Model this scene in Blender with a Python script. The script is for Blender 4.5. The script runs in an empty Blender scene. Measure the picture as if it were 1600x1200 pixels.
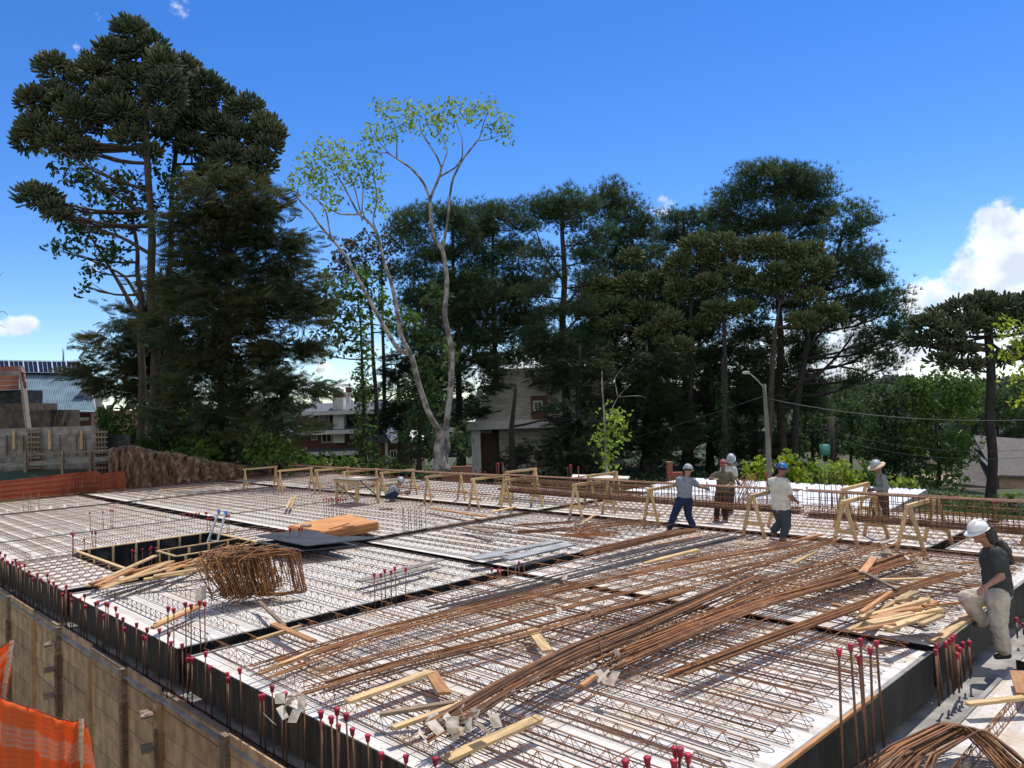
import bpy, math, random
import numpy as np
from mathutils import Vector, Matrix
R_ = math.radians
SC = bpy.context.scene
# ------------------------------------------------------------------ camera, sky, sun, exposure
CAMH = 2.9; FPX = 1195.0
cam = bpy.data.objects.new('camera', bpy.data.cameras.new('camera'))
SC.collection.objects.link(cam); SC.camera = cam
cam.data.sensor_width = 36; cam.data.lens = FPX/1600*36; cam.data.clip_end = 6000; cam.data.clip_start = .05
MCAM = Matrix.Rotation(math.pi/2+R_(1.87), 3, 'X') @ Matrix.Rotation(R_(-1.99), 3, 'Z')
cam.matrix_world = Matrix.Translation((0, 0, CAMH)) @ MCAM.to_4x4()
SUN_EL, SUN_AZ = R_(66), R_(32)          # azimuth measured from +Y towards +X
SC.render.engine = 'CYCLES'
SC.view_settings.view_transform = 'Standard'; SC.view_settings.look = 'None'
SC.view_settings.exposure = 0.35; SC.view_settings.gamma = 1
try: SC.cycles.use_denoising = True
except Exception: pass
SC.cycles.max_bounces = 4; SC.cycles.diffuse_bounces = 3; SC.cycles.transparent_max_bounces = 6
W = bpy.data.worlds.new('World'); SC.world = W; W.use_nodes = True
sun = bpy.data.objects.new('sun', bpy.data.lights.new('sun', 'SUN')); SC.collection.objects.link(sun)
sun.data.energy = 4.2; sun.data.angle = R_(.5); sun.data.color = (1, .955, .89)
sd = Vector((math.sin(SUN_AZ)*math.cos(SUN_EL), math.cos(SUN_AZ)*math.cos(SUN_EL), math.sin(SUN_EL)))
sun.rotation_euler = sd.to_track_quat('Z', 'Y').to_euler()
def ray(x, y):
    return MCAM @ Vector(((x-800)/FPX, -(y-600)/FPX, -1))
def at(x, y, Y):                      # point on the vertical plane Y metres ahead
    r = ray(x, y); t = Y/r.y; return Vector((r.x*t, Y, CAMH+r.z*t))
def G(x, y, z=0.):                    # point on a level surface of height z
    r = ray(x, y); t = (z-CAMH)/r.z; return Vector((r.x*t, r.y*t, z))
B2 = Vector((.71113, .70306, 0)); A2 = Vector((-.70306, .71113, 0)); ROTU = math.atan2(B2.y, B2.x)
def U(u, v, z=0.): return Vector((u*B2.x+v*A2.x, u*B2.y+v*A2.y, z))
def uv(p): return p.x*B2.x+p.y*B2.y, p.x*A2.x+p.y*A2.y
def world():
    nt = W.node_tree; N = nt.nodes; L = nt.links; N.clear()
    def m(op, a, b=None, c=None):
        n = N.new('ShaderNodeMath'); n.operation = op
        for i, s in enumerate((a, b, c)):
            if s is None: continue
            if isinstance(s, (int, float)): n.inputs[i].default_value = s
            else: L.new(s, n.inputs[i])
        return n.outputs[0]
    out = N.new('ShaderNodeOutputWorld'); bg = N.new('ShaderNodeBackground'); bg.inputs[1].default_value = 0.105
    sky = N.new('ShaderNodeTexSky'); sky.sky_type = 'NISHITA'; sky.sun_disc = False
    sky.sun_elevation = SUN_EL; sky.sun_rotation = SUN_AZ; sky.altitude = 800; sky.air_density = 1.0; sky.dust_density = .05; sky.ozone_density = 3.0
    hs = N.new('ShaderNodeHueSaturation'); hs.inputs['Saturation'].default_value = 1.33; hs.inputs['Value'].default_value = 1.30; hs.inputs['Hue'].default_value = .512
    L.new(sky.outputs[0], hs.inputs['Color'])
    tc = N.new('ShaderNodeTexCoord'); sp = N.new('ShaderNodeSeparateXYZ'); L.new(tc.outputs['Generated'], sp.inputs[0])
    az = m('MULTIPLY', m('ARCTAN2', sp.outputs[0], sp.outputs[1]), 57.2958); el = m('MULTIPLY', m('ARCSINE', sp.outputs[2]), 57.2958)
    no = N.new('ShaderNodeTexNoise'); no.inputs['Scale'].default_value = 11; no.inputs['Detail'].default_value = 9; no.inputs['Roughness'].default_value = .62
    L.new(tc.outputs['Generated'], no.inputs['Vector'])
    n2 = N.new('ShaderNodeTexNoise'); n2.inputs['Scale'].default_value = 30; n2.inputs['Detail'].default_value = 6
    L.new(tc.outputs['Generated'], n2.inputs['Vector'])
    blobs = []
    def sky_ae(px, py):
        r = ray(px, py).normalized(); return math.degrees(math.atan2(r.x, r.y)), math.degrees(math.asin(r.z))
    for px, py, w, h, s in ((1592, 385, 2.7, 3.9, 1.15), (1542, 435, 2.9, 2.6, 1.15), (1475, 478, 3.4, 2.1, 1.15), (1660, 430, 5.5, 4.6, 1.2), (1580, 490, 6, 3.2, 1.4),
                            (30, 510, 1.3, 1.0, 1.5), (6, 513, .8, .8, 1.2), (225, 12, 2.9, 1.5, .34), (185, 10, 1.6, 1.2, .3), (508, 583, .9, .9, .9), (485, 606, 1.6, .8, .9), (530, 606, 1.1, .75, .85),
                            (610, 560, 1.6, 1.7, .9), (1000, 560, 14, 2.6, .8), (1150, 540, 12, 2.6, .9), (1310, 560, 7, 2.6, .95), (1420, 560, 8, 2.6, .9), (860, 590, 9, 1.5, .7), (640, 640, 16, .9, .5)):
        a0, e0 = sky_ae(px, py)
        d = m('ADD', m('POWER', m('ABSOLUTE', m('DIVIDE', m('SUBTRACT', az, a0), w)), 2), m('POWER', m('ABSOLUTE', m('DIVIDE', m('SUBTRACT', el, e0), h)), 2))
        blobs.append(m('MULTIPLY', m('MAXIMUM', m('SUBTRACT', 1.25, d), -1.5), s))
    # unseen white cloud bank behind the viewpoint, added to whiten and lift shadow fill
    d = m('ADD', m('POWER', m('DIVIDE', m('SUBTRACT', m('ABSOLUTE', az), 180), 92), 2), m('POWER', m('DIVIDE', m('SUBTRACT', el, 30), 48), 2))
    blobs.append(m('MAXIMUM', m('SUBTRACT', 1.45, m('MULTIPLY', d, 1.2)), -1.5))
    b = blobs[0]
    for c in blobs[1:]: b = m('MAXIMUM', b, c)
    dens = m('ADD', b, m('MULTIPLY', m('SUBTRACT', no.outputs[0], .52), 5.2))
    mr = N.new('ShaderNodeMapRange'); mr.interpolation_type = 'SMOOTHSTEP'; mr.inputs['From Min'].default_value = .3; mr.inputs['From Max'].default_value = .85
    L.new(dens, mr.inputs[0])
    cr = N.new('ShaderNodeMapRange'); cr.inputs['From Min'].default_value = .35; cr.inputs['From Max'].default_value = .68; L.new(n2.outputs[0], cr.inputs[0])
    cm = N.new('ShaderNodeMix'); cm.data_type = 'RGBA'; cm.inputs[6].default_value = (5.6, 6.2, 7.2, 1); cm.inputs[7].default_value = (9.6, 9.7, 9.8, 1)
    L.new(cr.outputs[0], cm.inputs[0])
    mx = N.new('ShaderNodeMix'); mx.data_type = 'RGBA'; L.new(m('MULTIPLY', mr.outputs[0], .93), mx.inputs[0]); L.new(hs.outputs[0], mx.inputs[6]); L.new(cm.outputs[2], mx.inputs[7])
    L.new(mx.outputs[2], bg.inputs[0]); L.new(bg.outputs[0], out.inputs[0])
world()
# ------------------------------------------------------------------ materials
MATS = {}
def mat(name, col, rough=.7, col2=None, scale=8, bump=0, bscale=40, metal=0, island=0, trans=0, spec=.4, stretch=None, detail=5, lo=.38, hi=.62, coord='Object'):
    if name in MATS: return MATS[name]
    M = bpy.data.materials.new(name); M.use_nodes = True; nt = M.node_tree; N = nt.nodes; L = nt.links
    bs = N['Principled BSDF']; bs.inputs['Roughness'].default_value = rough; bs.inputs['Metallic'].default_value = metal
    bs.inputs['Specular IOR Level'].default_value = spec
    c = None; tc = N.new('ShaderNodeTexCoord'); vec = tc.outputs[coord]
    if stretch:
        mp = N.new('ShaderNodeMapping'); mp.inputs['Scale'].default_value = stretch; L.new(vec, mp.inputs[0]); vec = mp.outputs[0]
    if col2:
        no = N.new('ShaderNodeTexNoise'); no.inputs['Scale'].default_value = scale; no.inputs['Detail'].default_value = detail; L.new(vec, no.inputs['Vector'])
        mr = N.new('ShaderNodeMapRange'); mr.inputs['From Min'].default_value = lo; mr.inputs['From Max'].default_value = hi; L.new(no.outputs[0], mr.inputs[0])
        mx = N.new('ShaderNodeMix'); mx.data_type = 'RGBA'; mx.inputs[6].default_value = (*col, 1); mx.inputs[7].default_value = (*col2, 1); L.new(mr.outputs[0], mx.inputs[0]); c = mx.outputs[2]
    if island:
        ge = N.new('ShaderNodeNewGeometry'); oi = N.new('ShaderNodeObjectInfo')
        ad = N.new('ShaderNodeMath'); ad.operation = 'ADD'; L.new(ge.outputs['Random Per Island'], ad.inputs[0]); L.new(oi.outputs['Random'], ad.inputs[1])
        fr = N.new('ShaderNodeMath'); fr.operation = 'FRACT'; L.new(ad.outputs[0], fr.inputs[0])
        mr = N.new('ShaderNodeMapRange'); mr.inputs['To Min'].default_value = 1-island; mr.inputs['To Max'].default_value = 1+island; L.new(fr.outputs[0], mr.inputs[0])
        hv = N.new('ShaderNodeHueSaturation'); L.new(mr.outputs[0], hv.inputs['Value'])
        if c is None: hv.inputs['Color'].default_value = (*col, 1)
        else: L.new(c, hv.inputs['Color'])
        c = hv.outputs[0]
    if c is None: bs.inputs['Base Color'].default_value = (*col, 1)
    else: L.new(c, bs.inputs['Base Color'])
    if bump:
        nb = N.new('ShaderNodeTexNoise'); nb.inputs['Scale'].default_value = bscale; nb.inputs['Detail'].default_value = 6; L.new(vec, nb.inputs['Vector'])
        bp = N.new('ShaderNodeBump'); bp.inputs['Strength'].default_value = bump; bp.inputs['Distance'].default_value = .03; L.new(nb.outputs[0], bp.inputs['Height']); L.new(bp.outputs[0], bs.inputs['Normal'])
    if trans:
        tr = N.new('ShaderNodeBsdfTranslucent'); ms = N.new('ShaderNodeMixShader'); ms.inputs[0].default_value = trans
        if c is None: tr.inputs[0].default_value = (*col, 1)
        else: L.new(c, tr.inputs[0])
        L.new(bs.outputs[0], ms.inputs[1]); L.new(tr.outputs[0], ms.inputs[2]); L.new(ms.outputs[0], N['Material Output'].inputs[0])
    MATS[name] = M; return M
m_foam = mat('foam_white', (.67, .635, .58), .85, (.52, .485, .43), 3.0, .5, 90, lo=.45, hi=.75)
m_foam_old = mat('foam_dusty', (.66, .62, .55), .9, (.52, .47, .40), 2.2, .5, 90)
def foam(m, gdir, pitch=.42, seam=1.0):      # concrete joists between foam blocks, ochre stains, block seams
    nt = m.node_tree; N = nt.nodes; L = nt.links; bs = N['Principled BSDF']; src = bs.inputs['Base Color'].links[0].from_socket
    tc = N.new('ShaderNodeTexCoord'); sp = N.new('ShaderNodeSeparateXYZ'); L.new(tc.outputs['Object'], sp.inputs[0])
    def mm(op, a, b):
        n = N.new('ShaderNodeMath'); n.operation = op
        for i, s in enumerate((a, b)):
            if isinstance(s, (int, float)): n.inputs[i].default_value = s
            else: L.new(s, n.inputs[i])
        return n.outputs[0]
    across, along = (sp.outputs[0], sp.outputs[1]) if gdir == 'v' else (sp.outputs[1], sp.outputs[0])
    d = mm('ABSOLUTE', mm('SUBTRACT', mm('FRACT', mm('DIVIDE', across, pitch), 0), .5), 0)
    joist = mm('LESS_THAN', d, .12)
    mx = N.new('ShaderNodeMix'); mx.data_type = 'RGBA'; L.new(mm('MULTIPLY', joist, .55), mx.inputs[0]); L.new(src, mx.inputs[6]); mx.inputs[7].default_value = (.40, .36, .31, 1)
    s2 = mm('LESS_THAN', mm('FRACT', mm('DIVIDE', along, seam), 0), .02)
    mx2 = N.new('ShaderNodeMix'); mx2.data_type = 'RGBA'; L.new(mm('MULTIPLY', s2, .6), mx2.inputs[0]); L.new(mx.outputs[2], mx2.inputs[6]); mx2.inputs[7].default_value = (.22, .2, .17, 1)
    no = N.new('ShaderNodeTexNoise'); no.inputs['Scale'].default_value = 1.1; no.inputs['Detail'].default_value = 7; L.new(tc.outputs['Object'], no.inputs['Vector'])
    mr = N.new('ShaderNodeMapRange'); mr.inputs['From Min'].default_value = .50; mr.inputs['From Max'].default_value = .70; mr.inputs['To Max'].default_value = .72; L.new(no.outputs[0], mr.inputs[0])
    mx3 = N.new('ShaderNodeMix'); mx3.data_type = 'RGBA'; L.new(mr.outputs[0], mx3.inputs[0]); L.new(mx2.outputs[2], mx3.inputs[6]); mx3.inputs[7].default_value = (.50, .37, .22, 1)
    no2 = N.new('ShaderNodeTexNoise'); no2.inputs['Scale'].default_value = 16; no2.inputs['Detail'].default_value = 8; no2.inputs['Roughness'].default_value = .75; L.new(tc.outputs['Object'], no2.inputs['Vector'])
    mr2 = N.new('ShaderNodeMapRange'); mr2.inputs['From Min'].default_value = .52; mr2.inputs['From Max'].default_value = .68; mr2.inputs['To Max'].default_value = .75; L.new(no2.outputs[0], mr2.inputs[0])
    mx4 = N.new('ShaderNodeMix'); mx4.data_type = 'RGBA'; L.new(mr2.outputs[0], mx4.inputs[0]); L.new(mx3.outputs[2], mx4.inputs[6]); mx4.inputs[7].default_value = (.30, .24, .19, 1)
    L.new(mx4.outputs[2], bs.inputs['Base Color'])
foam(m_foam, 'v'); foam(m_foam_old, 'v')
m_foam_x = mat('foam_crosswise', (.67, .635, .58), .85, (.52, .485, .43), 3.0, .5, 90); foam(m_foam_x, 'u')
m_black = mat('film_faced_ply', (.012, .012, .013), .45, (.075, .07, .06), 2.6, .2, 12, spec=.25, detail=9, lo=.52, hi=.74)
m_blackd = mat('film_faced_ply_dusty', (.009, .010, .010), .5, (.034, .033, .028), 2.2, .25, 9, spec=.25, detail=9, lo=.50, hi=.74, stretch=(1, 1, .5))
m_plyedge = mat('ply_outer', (.022, .016, .012), .6, (.095, .062, .038), 3, .3, 30, stretch=(6, 6, .5), detail=8, lo=.46, hi=.7)
m_trough = mat('trough_floor', (.16, .15, .135), .8, (.30, .28, .25), 3, .4, 30)
m_wood = mat('new_pine', (.58, .39, .185), .75, (.38, .25, .12), 4, .35, 60, island=.28, stretch=(1, 7, 7), lo=.45, hi=.66)
m_wood2 = mat('orange_pine', (.46, .235, .09), .65, (.34, .15, .055), 5, .25, 60, island=.2, stretch=(1, 7, 7))
m_woodold = mat('weathered_wood', (.27, .19, .12), .8, (.15, .10, .065), 5, .3, 60, island=.2, stretch=(1, 7, 7))
m_woodgrey = mat('grey_wood', (.25, .225, .195), .85, (.15, .13, .11), 4, .3, 60, island=.15, stretch=(1, 5, 5))
m_board = mat('wall_board', (.50, .315, .16), .85, (.31, .19, .10), 3, .4, 40, island=.16, stretch=(1, 1.6, 1), detail=9)
m_ply = mat('plywood_orange', (.52, .24, .075), .6, (.42, .18, .055), 2, .1, 30, island=.1)
m_rust = mat('rusty_steel', (.22, .092, .038), .75, (.36, .165, .06), 5, .3, 120, metal=.15, island=.35)
m_rustd = mat('brown_steel', (.11, .056, .034), .7, (.20, .10, .05), 6, .2, 120, metal=.25, island=.3)
m_steel = mat('dark_steel', (.10, .088, .082), .45, (.19, .14, .11), 6, .2, 120, metal=.6, island=.25)
m_cap = mat('red_plastic', (.42, .022, .05), .55, (.26, .02, .035), 30, spec=.3, island=.3)
m_tag = mat('white_tag', (.84, .77, .65), .7, (.66, .56, .42), 20, trans=.35)
m_conc = mat('concrete', (.30, .285, .26), .85, (.20, .185, .165), 3, .3, 30)
m_wallgrey = mat('grey_form_board', (.27, .24, .205), .85, (.14, .122, .10), 2.2, .3, 30, island=.12)
m_alu = mat('aluminium', (.36, .37, .38), .45, metal=.5)
m_blue = mat('blue_plastic', (.03, .12, .4), .4)
# ------------------------------------------------------------------ mesh builder
C = SC.collection
def link(o): C.objects.link(o); return o
def tag(o, label=None, cat=None, group=None, kind=None):
    if label: o['label'] = label
    if cat: o['category'] = cat
    if group: o['group'] = group
    if kind: o['kind'] = kind
    return o
def thing(name, label, cat, loc=(0, 0, 0), rz=0, group=None):
    o = bpy.data.objects.new(name, None); o.empty_display_size = .1; link(o); o.location = loc; o.rotation_euler = (0, 0, rz)
    return tag(o, label, cat, group)
class MB:
    def __init__(s): s.v = []; s.f = []; s.sm = []
    def add(s, vs, fs, smooth=False):
        n = len(s.v); s.v.extend([tuple(p) for p in vs]); s.f.extend([tuple(i+n for i in f) for f in fs]); s.sm.extend([smooth]*len(fs)); return s
    def box(s, a, b):
        (x0, y0, z0), (x1, y1, z1) = a, b
        return s.add([(x0, y0, z0), (x1, y0, z0), (x1, y1, z0), (x0, y1, z0), (x0, y0, z1), (x1, y0, z1), (x1, y1, z1), (x0, y1, z1)],
                     [(0, 3, 2, 1), (4, 5, 6, 7), (0, 1, 5, 4), (1, 2, 6, 5), (2, 3, 7, 6), (3, 0, 4, 7)])
    def bar(s, p, q, w, h, up=(0, 0, 1)):        # rectangular stick from p to q
        p = Vector(p); q = Vector(q); d = (q-p).normalized(); upv = Vector(up)
        if abs(d.dot(upv)) > .98: upv = Vector((1, 0, 0))
        sx = d.cross(upv).normalized(); sy = sx.cross(d).normalized(); sx = sx*w/2; sy = sy*h/2
        vs = [e+sx*i+sy*j for e in (p, q) for i, j in ((-1, -1), (1, -1), (1, 1), (-1, 1))]
        return s.add(vs, [(0, 3, 2, 1)[::-1], (4, 7, 6, 5)[::-1], (0, 1, 5, 4)[::-1], (1, 2, 6, 5)[::-1], (2, 3, 7, 6)[::-1], (3, 0, 4, 7)[::-1]])
    def tube(s, pts, r, n=5, cap=True, smooth=True):
        pts = [Vector(p) for p in pts]; m = len(pts); rr = r if isinstance(r, (list, tuple)) else [r]*m
        vs = []; ref = None
        for i, p in enumerate(pts):
            d = (pts[min(i+1, m-1)]-pts[max(i-1, 0)])
            d = d.normalized() if d.length > 1e-9 else Vector((0, 0, 1))
            if ref is None: ref = d.cross(Vector((0, 0, 1)) if abs(d.z) < .9 else Vector((1, 0, 0))).normalized()
            ref = (ref-d*ref.dot(d)); ref = ref.normalized() if ref.length > 1e-6 else d.orthogonal().normalized(); b = d.cross(ref)
            for k in range(n):
                a = 2*math.pi*k/n; vs.append(p+(ref*math.cos(a)+b*math.sin(a))*rr[i])
        fs = [(i*n+k, i*n+(k+1) % n, (i+1)*n+(k+1) % n, (i+1)*n+k) for i in range(m-1) for k in range(n)]
        if cap: fs += [tuple(range(n))[::-1], tuple(range((m-1)*n, m*n))]
        return s.add(vs, fs, smooth)
    def ell(s, c, r, nu=12, nv=8, mtx=None, t0=0, t1=math.pi):
        vs = []; c = Vector(c)
        for j in range(nv+1):
            t = t0+(t1-t0)*j/nv
            for i in range(nu):
                a = 2*math.pi*i/nu; p = Vector((r[0]*math.sin(t)*math.cos(a), r[1]*math.sin(t)*math.sin(a), r[2]*math.cos(t)))
                if mtx is not None: p = mtx @ p
                vs.append(c+p)
        fs = [(j*nu+i, (j+1)*nu+i, (j+1)*nu+(i+1) % nu, j*nu+(i+1) % nu) for j in range(nv) for i in range(nu)]
        fs += [tuple(nv*nu+i for i in range(nu))[::-1], tuple(range(nu))]
        return s.add(vs, fs, True)
    def quad(s, *p): return s.add(p, [tuple(range(len(p)))])
    def prism(s, poly, off):                     # polygon (3d) extruded by a vector
        n = len(poly); off = Vector(off); P = [Vector(p) for p in poly]
        return s.add(P+[p+off for p in P], [tuple(range(n))[::-1], tuple(range(n, 2*n))]+[(i, (i+1) % n, n+(i+1) % n, n+i) for i in range(n)])
    def build(s, name, m, parent=None, world=False, label=None):
        me = bpy.data.meshes.new(name); vs = s.v
        if world and parent is not None:
            o = parent; r = Matrix.Rotation(-o.rotation_euler.z, 3, 'Z'); l = Vector(o.location); vs = [tuple(r @ (Vector(p)-l)) for p in vs]
        me.from_pydata(vs, [], s.f); me.polygons.foreach_set('use_smooth', s.sm); me.update(); me.materials.append(m)
        o = bpy.data.objects.new(name, me); link(o)
        if parent is not None: o.parent = parent
        if label: o['label'] = label
        return o
def np_mesh(name, V, F, m, parent=None, smooth=False, world=True):
    V = np.asarray(V, dtype=np.float32)
    if parent is not None and world: V = V-np.array(parent.location, dtype=np.float32)
    me = bpy.data.meshes.new(name); k = F.shape[1]
    me.vertices.add(len(V)); me.vertices.foreach_set('co', V.ravel())
    me.loops.add(F.size); me.loops.foreach_set('vertex_index', F.astype(np.int32).ravel())
    me.polygons.add(len(F)); me.polygons.foreach_set('loop_start', np.arange(0, F.size, k, dtype=np.int32))
    try: me.polygons.foreach_set('loop_total', np.full(len(F), k, dtype=np.int32))
    except Exception: pass
    if smooth: me.polygons.foreach_set('use_smooth', np.ones(len(F), dtype=bool))
    me.update(calc_edges=True); me.materials.append(m)
    o = bpy.data.objects.new(name, me); link(o)
    if parent is not None: o.parent = parent
    return o
def dup(o, parent, loc=None, rz=None, rot=None):
    c = o.copy(); link(c); c.parent = parent
    if loc is not None: c.location = loc
    if rz is not None: c.rotation_euler = (0, 0, rz)
    if rot is not None: c.rotation_euler = rot
    return c
def dup_tree(o, loc, rz=None, label=None):
    c = o.copy(); link(c); c.location = loc
    if rz is not None: c.rotation_euler = (0, 0, rz)
    if label: c['label'] = label
    for ch in list(o.children): dup(ch, c)
    return c
rnd = random.Random(7)
# ------------------------------------------------------------------ terrain
def smooth01(t): t = np.clip(t, 0, 1); return t*t*(3-2*t)
def ground_h(x, y):
    u = x*B2.x+y*B2.y; v = x*A2.x+y*A2.y; r = np.hypot(x, y)
    z = np.full_like(x, -4.0)
    street = -1.7-2.6*smooth01((x-8)/30.)
    z = z+(street-z)*smooth01((u-20.6)/1.5)
    bank = .35+.45*smooth01((v-36)/6.)-.2*smooth01((u-12)/8)-1.9*smooth01((u-19)/8.)-.6*smooth01((u-26)/20.)
    z = z+(bank-z)*smooth01((v-35.2)/.9)
    z = z-4.5*smooth01((r-75)/60.)
    th = np.arctan2(x, y)
    hill = 4+3*np.sin(th*7+1)+2.5*np.sin(th*17+.4)+1.5*np.sin(th*41+2)+3*smooth01((th-.25)/.3)
    z = z+(hill-z)*smooth01((r-260)/330.)
    z = z-60*smooth01((r-800)/2000.)
    return z
def build_ground():
    g = np.concatenate([-np.geomspace(60, 3000, 34)[::-1], np.arange(-58, 59, 1.3), np.geomspace(60, 3000, 34)])
    gy = np.concatenate([-np.geomspace(20, 1500, 10)[::-1], np.arange(-18, 80, 1.3), np.geomspace(81, 3000, 50)])
    X, Y = np.meshgrid(g, gy); Z = ground_h(X, Y); rs = np.random.RandomState(3); Z = Z+rs.randn(*Z.shape)*.05
    V = np.stack([X.ravel(), Y.ravel(), Z.ravel()], 1); nx = len(g); ny = len(gy)
    i = np.arange(nx-1)[None, :]+nx*np.arange(ny-1)[:, None]; i = i.ravel()
    m = mat('soil_and_grass', (.035, .055, .018), .95, (.075, .06, .032), .25, .6, 6, lo=.45, hi=.6)
    tag(np_mesh('ground', V, np.stack([i, i+1, i+nx+1, i+nx], 1), m, smooth=True), kind='structure')
build_ground()
def earth_bank():
    # cut face of earth behind the deck, from the retaining wall to the first trestles
    rs = np.random.RandomState(5); pts = [(172, 768, 1.75), (205, 766, 1.9), (245, 762, 1.55), (285, 759, 1.35), (330, 756, .95), (380, 751, .6), (440, 742, .35), (520, 738, .15)]
    n = 90; rows = 26; V = []
    xs = np.linspace(0, len(pts)-1.001, n)
    for i, t in enumerate(xs):
        k = int(t); f = t-k; a = pts[k]; c = pts[k+1]; p = G(a[0]+(c[0]-a[0])*f, a[1]+(c[1]-a[1])*f, 0); h = a[2]+(c[2]-a[2])*f
        d = Vector((p.x, p.y, 0)).normalized()
        for j in range(rows):
            s = j/(rows-1); out = (s**1.5)*.5 if s < .62 else .25+(s-.62)*14
            z = -.45+(h+.45)*min(1, s/.62) if s < .62 else h+(.3-h)*smooth01(np.array((s-.62)/.38))*.3
            nz = .28*math.sin(i*.9+j*.5)*math.sin(i*.37+2)+.2*math.sin(i*1.7-j*.9)*math.sin(j*.8)+rs.randn()*.11
            q = p+d*(1.1+out+nz); V.append((q.x, q.y, float(z)+rs.randn()*.04))
    F = np.array([(i*rows+j, (i+1)*rows+j, (i+1)*rows+j+1, i*rows+j+1) for i in range(n-1) for j in range(rows-1)])
    m = mat('dry_earth', (.13, .075, .042), .95, (.33, .21, .115), 2.6, 1.0, 16, stretch=(1.2, 1.2, .8), lo=.4, hi=.62, detail=9)
    tag(np_mesh('earth_bank', np.array(V), F, m, smooth=True), kind='structure')
    # dry roots and straw hanging on the cut
    P = []; T = []
    for k in range(2600):
        i = rs.randint(0, n-1); j = rs.randint(8, 17); P.append(V[i*rows+j]); T.append((rs.randn()*.3, -.3+rs.randn()*.2, -1))
    o = scatter(np.array(P), np.array(T), BLADE, rs.uniform(.15, .5, 2600), rs)
    tag(np_mesh('dry_straw', o[0], o[1], mat('straw', (.24, .17, .09), .9, island=.4, trans=.2)), kind='stuff')
# ------------------------------------------------------------------ foliage tools
def scatter(P, D, tmpl, S, rs):
    TV, TF = tmpl; n = len(P); D = D/np.maximum(np.linalg.norm(D, axis=1, keepdims=True), 1e-6)
    rv = rs.randn(n, 3); X = np.cross(rv, D); X /= np.maximum(np.linalg.norm(X, axis=1, keepdims=True), 1e-6); Yv = np.cross(D, X)
    if np.ndim(S) == 1: S = S[:, None]
    V = P[:, None, :]+S[:, :, None]*(TV[None, :, 0:1]*X[:, None, :]+TV[None, :, 1:2]*Yv[:, None, :]+TV[None, :, 2:3]*D[:, None, :])
    k = len(TV); F = (TF[None]+(np.arange(n)*k)[:, None, None]).reshape(-1, TF.shape[1])
    return V.reshape(-1, 3), F
def tmpl_finger():
    V = []; F = []
    for t, w in ((0, .07), (.4, .145), (.8, .13), (1, .03)):
        for k in range(4): a = k*math.pi/2+t*.6; V.append((w*math.cos(a), w*math.sin(a)+.10*t*t, t))
    for j in range(3):
        for k in range(4): F.append((j*4+k, j*4+(k+1) % 4, (j+1)*4+(k+1) % 4, (j+1)*4+k))
    return np.array(V), np.array(F)
def tmpl_needles(n, w, spread, seed=1):
    rs = np.random.RandomState(seed); V = []; F = []
    for k in range(n):
        a = 2*math.pi*k/n+rs.rand()*.5; s = spread*(.4+.6*rs.rand()); d = np.array((math.sin(s)*math.cos(a), math.sin(s)*math.sin(a), math.cos(s)))
        p = np.cross(d, rs.randn(3)); p /= np.linalg.norm(p); b = len(V); l = .75+.35*rs.rand()
        V += [tuple(p*w), tuple(-p*w), tuple(d*l)]; F.append((b, b+1, b+2))
    return np.array(V), np.array(F)
def tmpl_leaves(n, size, seed=2, flat=1.):
    rs = np.random.RandomState(seed); V = []; F = []
    for k in range(n):
        c = rs.randn(3); c = c/np.linalg.norm(c)*rs.rand()**.5*.8; c[2] *= flat; d = rs.randn(3); d[2] *= .5; d /= np.linalg.norm(d); p = np.cross(d, rs.randn(3)); p /= np.linalg.norm(p); b = len(V)
        V += [tuple(c-d*size), tuple(c+p*size*.5), tuple(c+d*size), tuple(c-p*size*.5)]; F.append((b, b+1, b+2, b+3))
    return np.array(V), np.array(F)
def tmpl_frond(n, seed=3):
    rs = np.random.RandomState(seed); V = []; F = []
    for k in range(n):
        t = k/n; s = 1 if k % 2 else -1; l = .42*(1-.55*t); b = len(V)
        o = np.array((0, -.25*t*t, t)); e = o+np.array((s*l, -.12-.1*rs.rand(), l*.75))
        V += [tuple(o-[0, 0, .045]), tuple(o+[0, 0, .065]), tuple(e)]; F.append((b, b+1, b+2))
    V += [(0, 0, 0), (.03, 0, .5), (0, -.3, 1.15)]; F.append((len(V)-3, len(V)-2, len(V)-1))
    return np.array(V), np.array(F)
FINGER = tmpl_finger(); NEEDLE = tmpl_needles(9, .045, .95); FROND = tmpl_frond(13); LEAF = tmpl_leaves(9, .26); LEAFB = tmpl_leaves(8, .17, 5)
BLADE = (np.array([(-.03, 0, 0), (.03, 0, 0), (0, .1, 1)]), np.array([(0, 1, 2)]))
m_ara = mat('araucaria_green', (.062, .085, .042), .7, (.115, .125, .065), .6, island=.4, spec=.12)
m_ara2 = mat('araucaria_olive', (.062, .095, .036), .7, (.115, .13, .048), .6, island=.4, spec=.12)
m_pine = mat('pine_green', (.056, .095, .044), .7, (.095, .135, .062), .5, island=.4, trans=.35, spec=.1)
m_dark = mat('dark_conifer_green', (.050, .074, .036), .7, (.095, .10, .042), .4, island=.4, trans=.25, spec=.1)
m_leaf = mat('broadleaf_green', (.075, .145, .028), .6, (.12, .19, .04), .4, island=.35, trans=.45, spec=.1)
m_leafd = mat('deep_leaf_green', (.040, .080, .028), .6, (.075, .115, .038), .4, island=.35, trans=.4, spec=.1)
m_leafy = mat('yellow_leaf_green', (.22, .31, .030), .6, (.32, .36, .04), .8, island=.3, trans=.55, spec=.1)
m_leafl = mat('light_leaf_green', (.19, .29, .040), .6, (.27, .35, .06), .8, island=.3, trans=.55, spec=.1)
m_bark = mat('brown_bark', (.085, .060, .045), .95, (.045, .033, .026), 2, 1, 14, stretch=(3, 3, .8))
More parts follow.
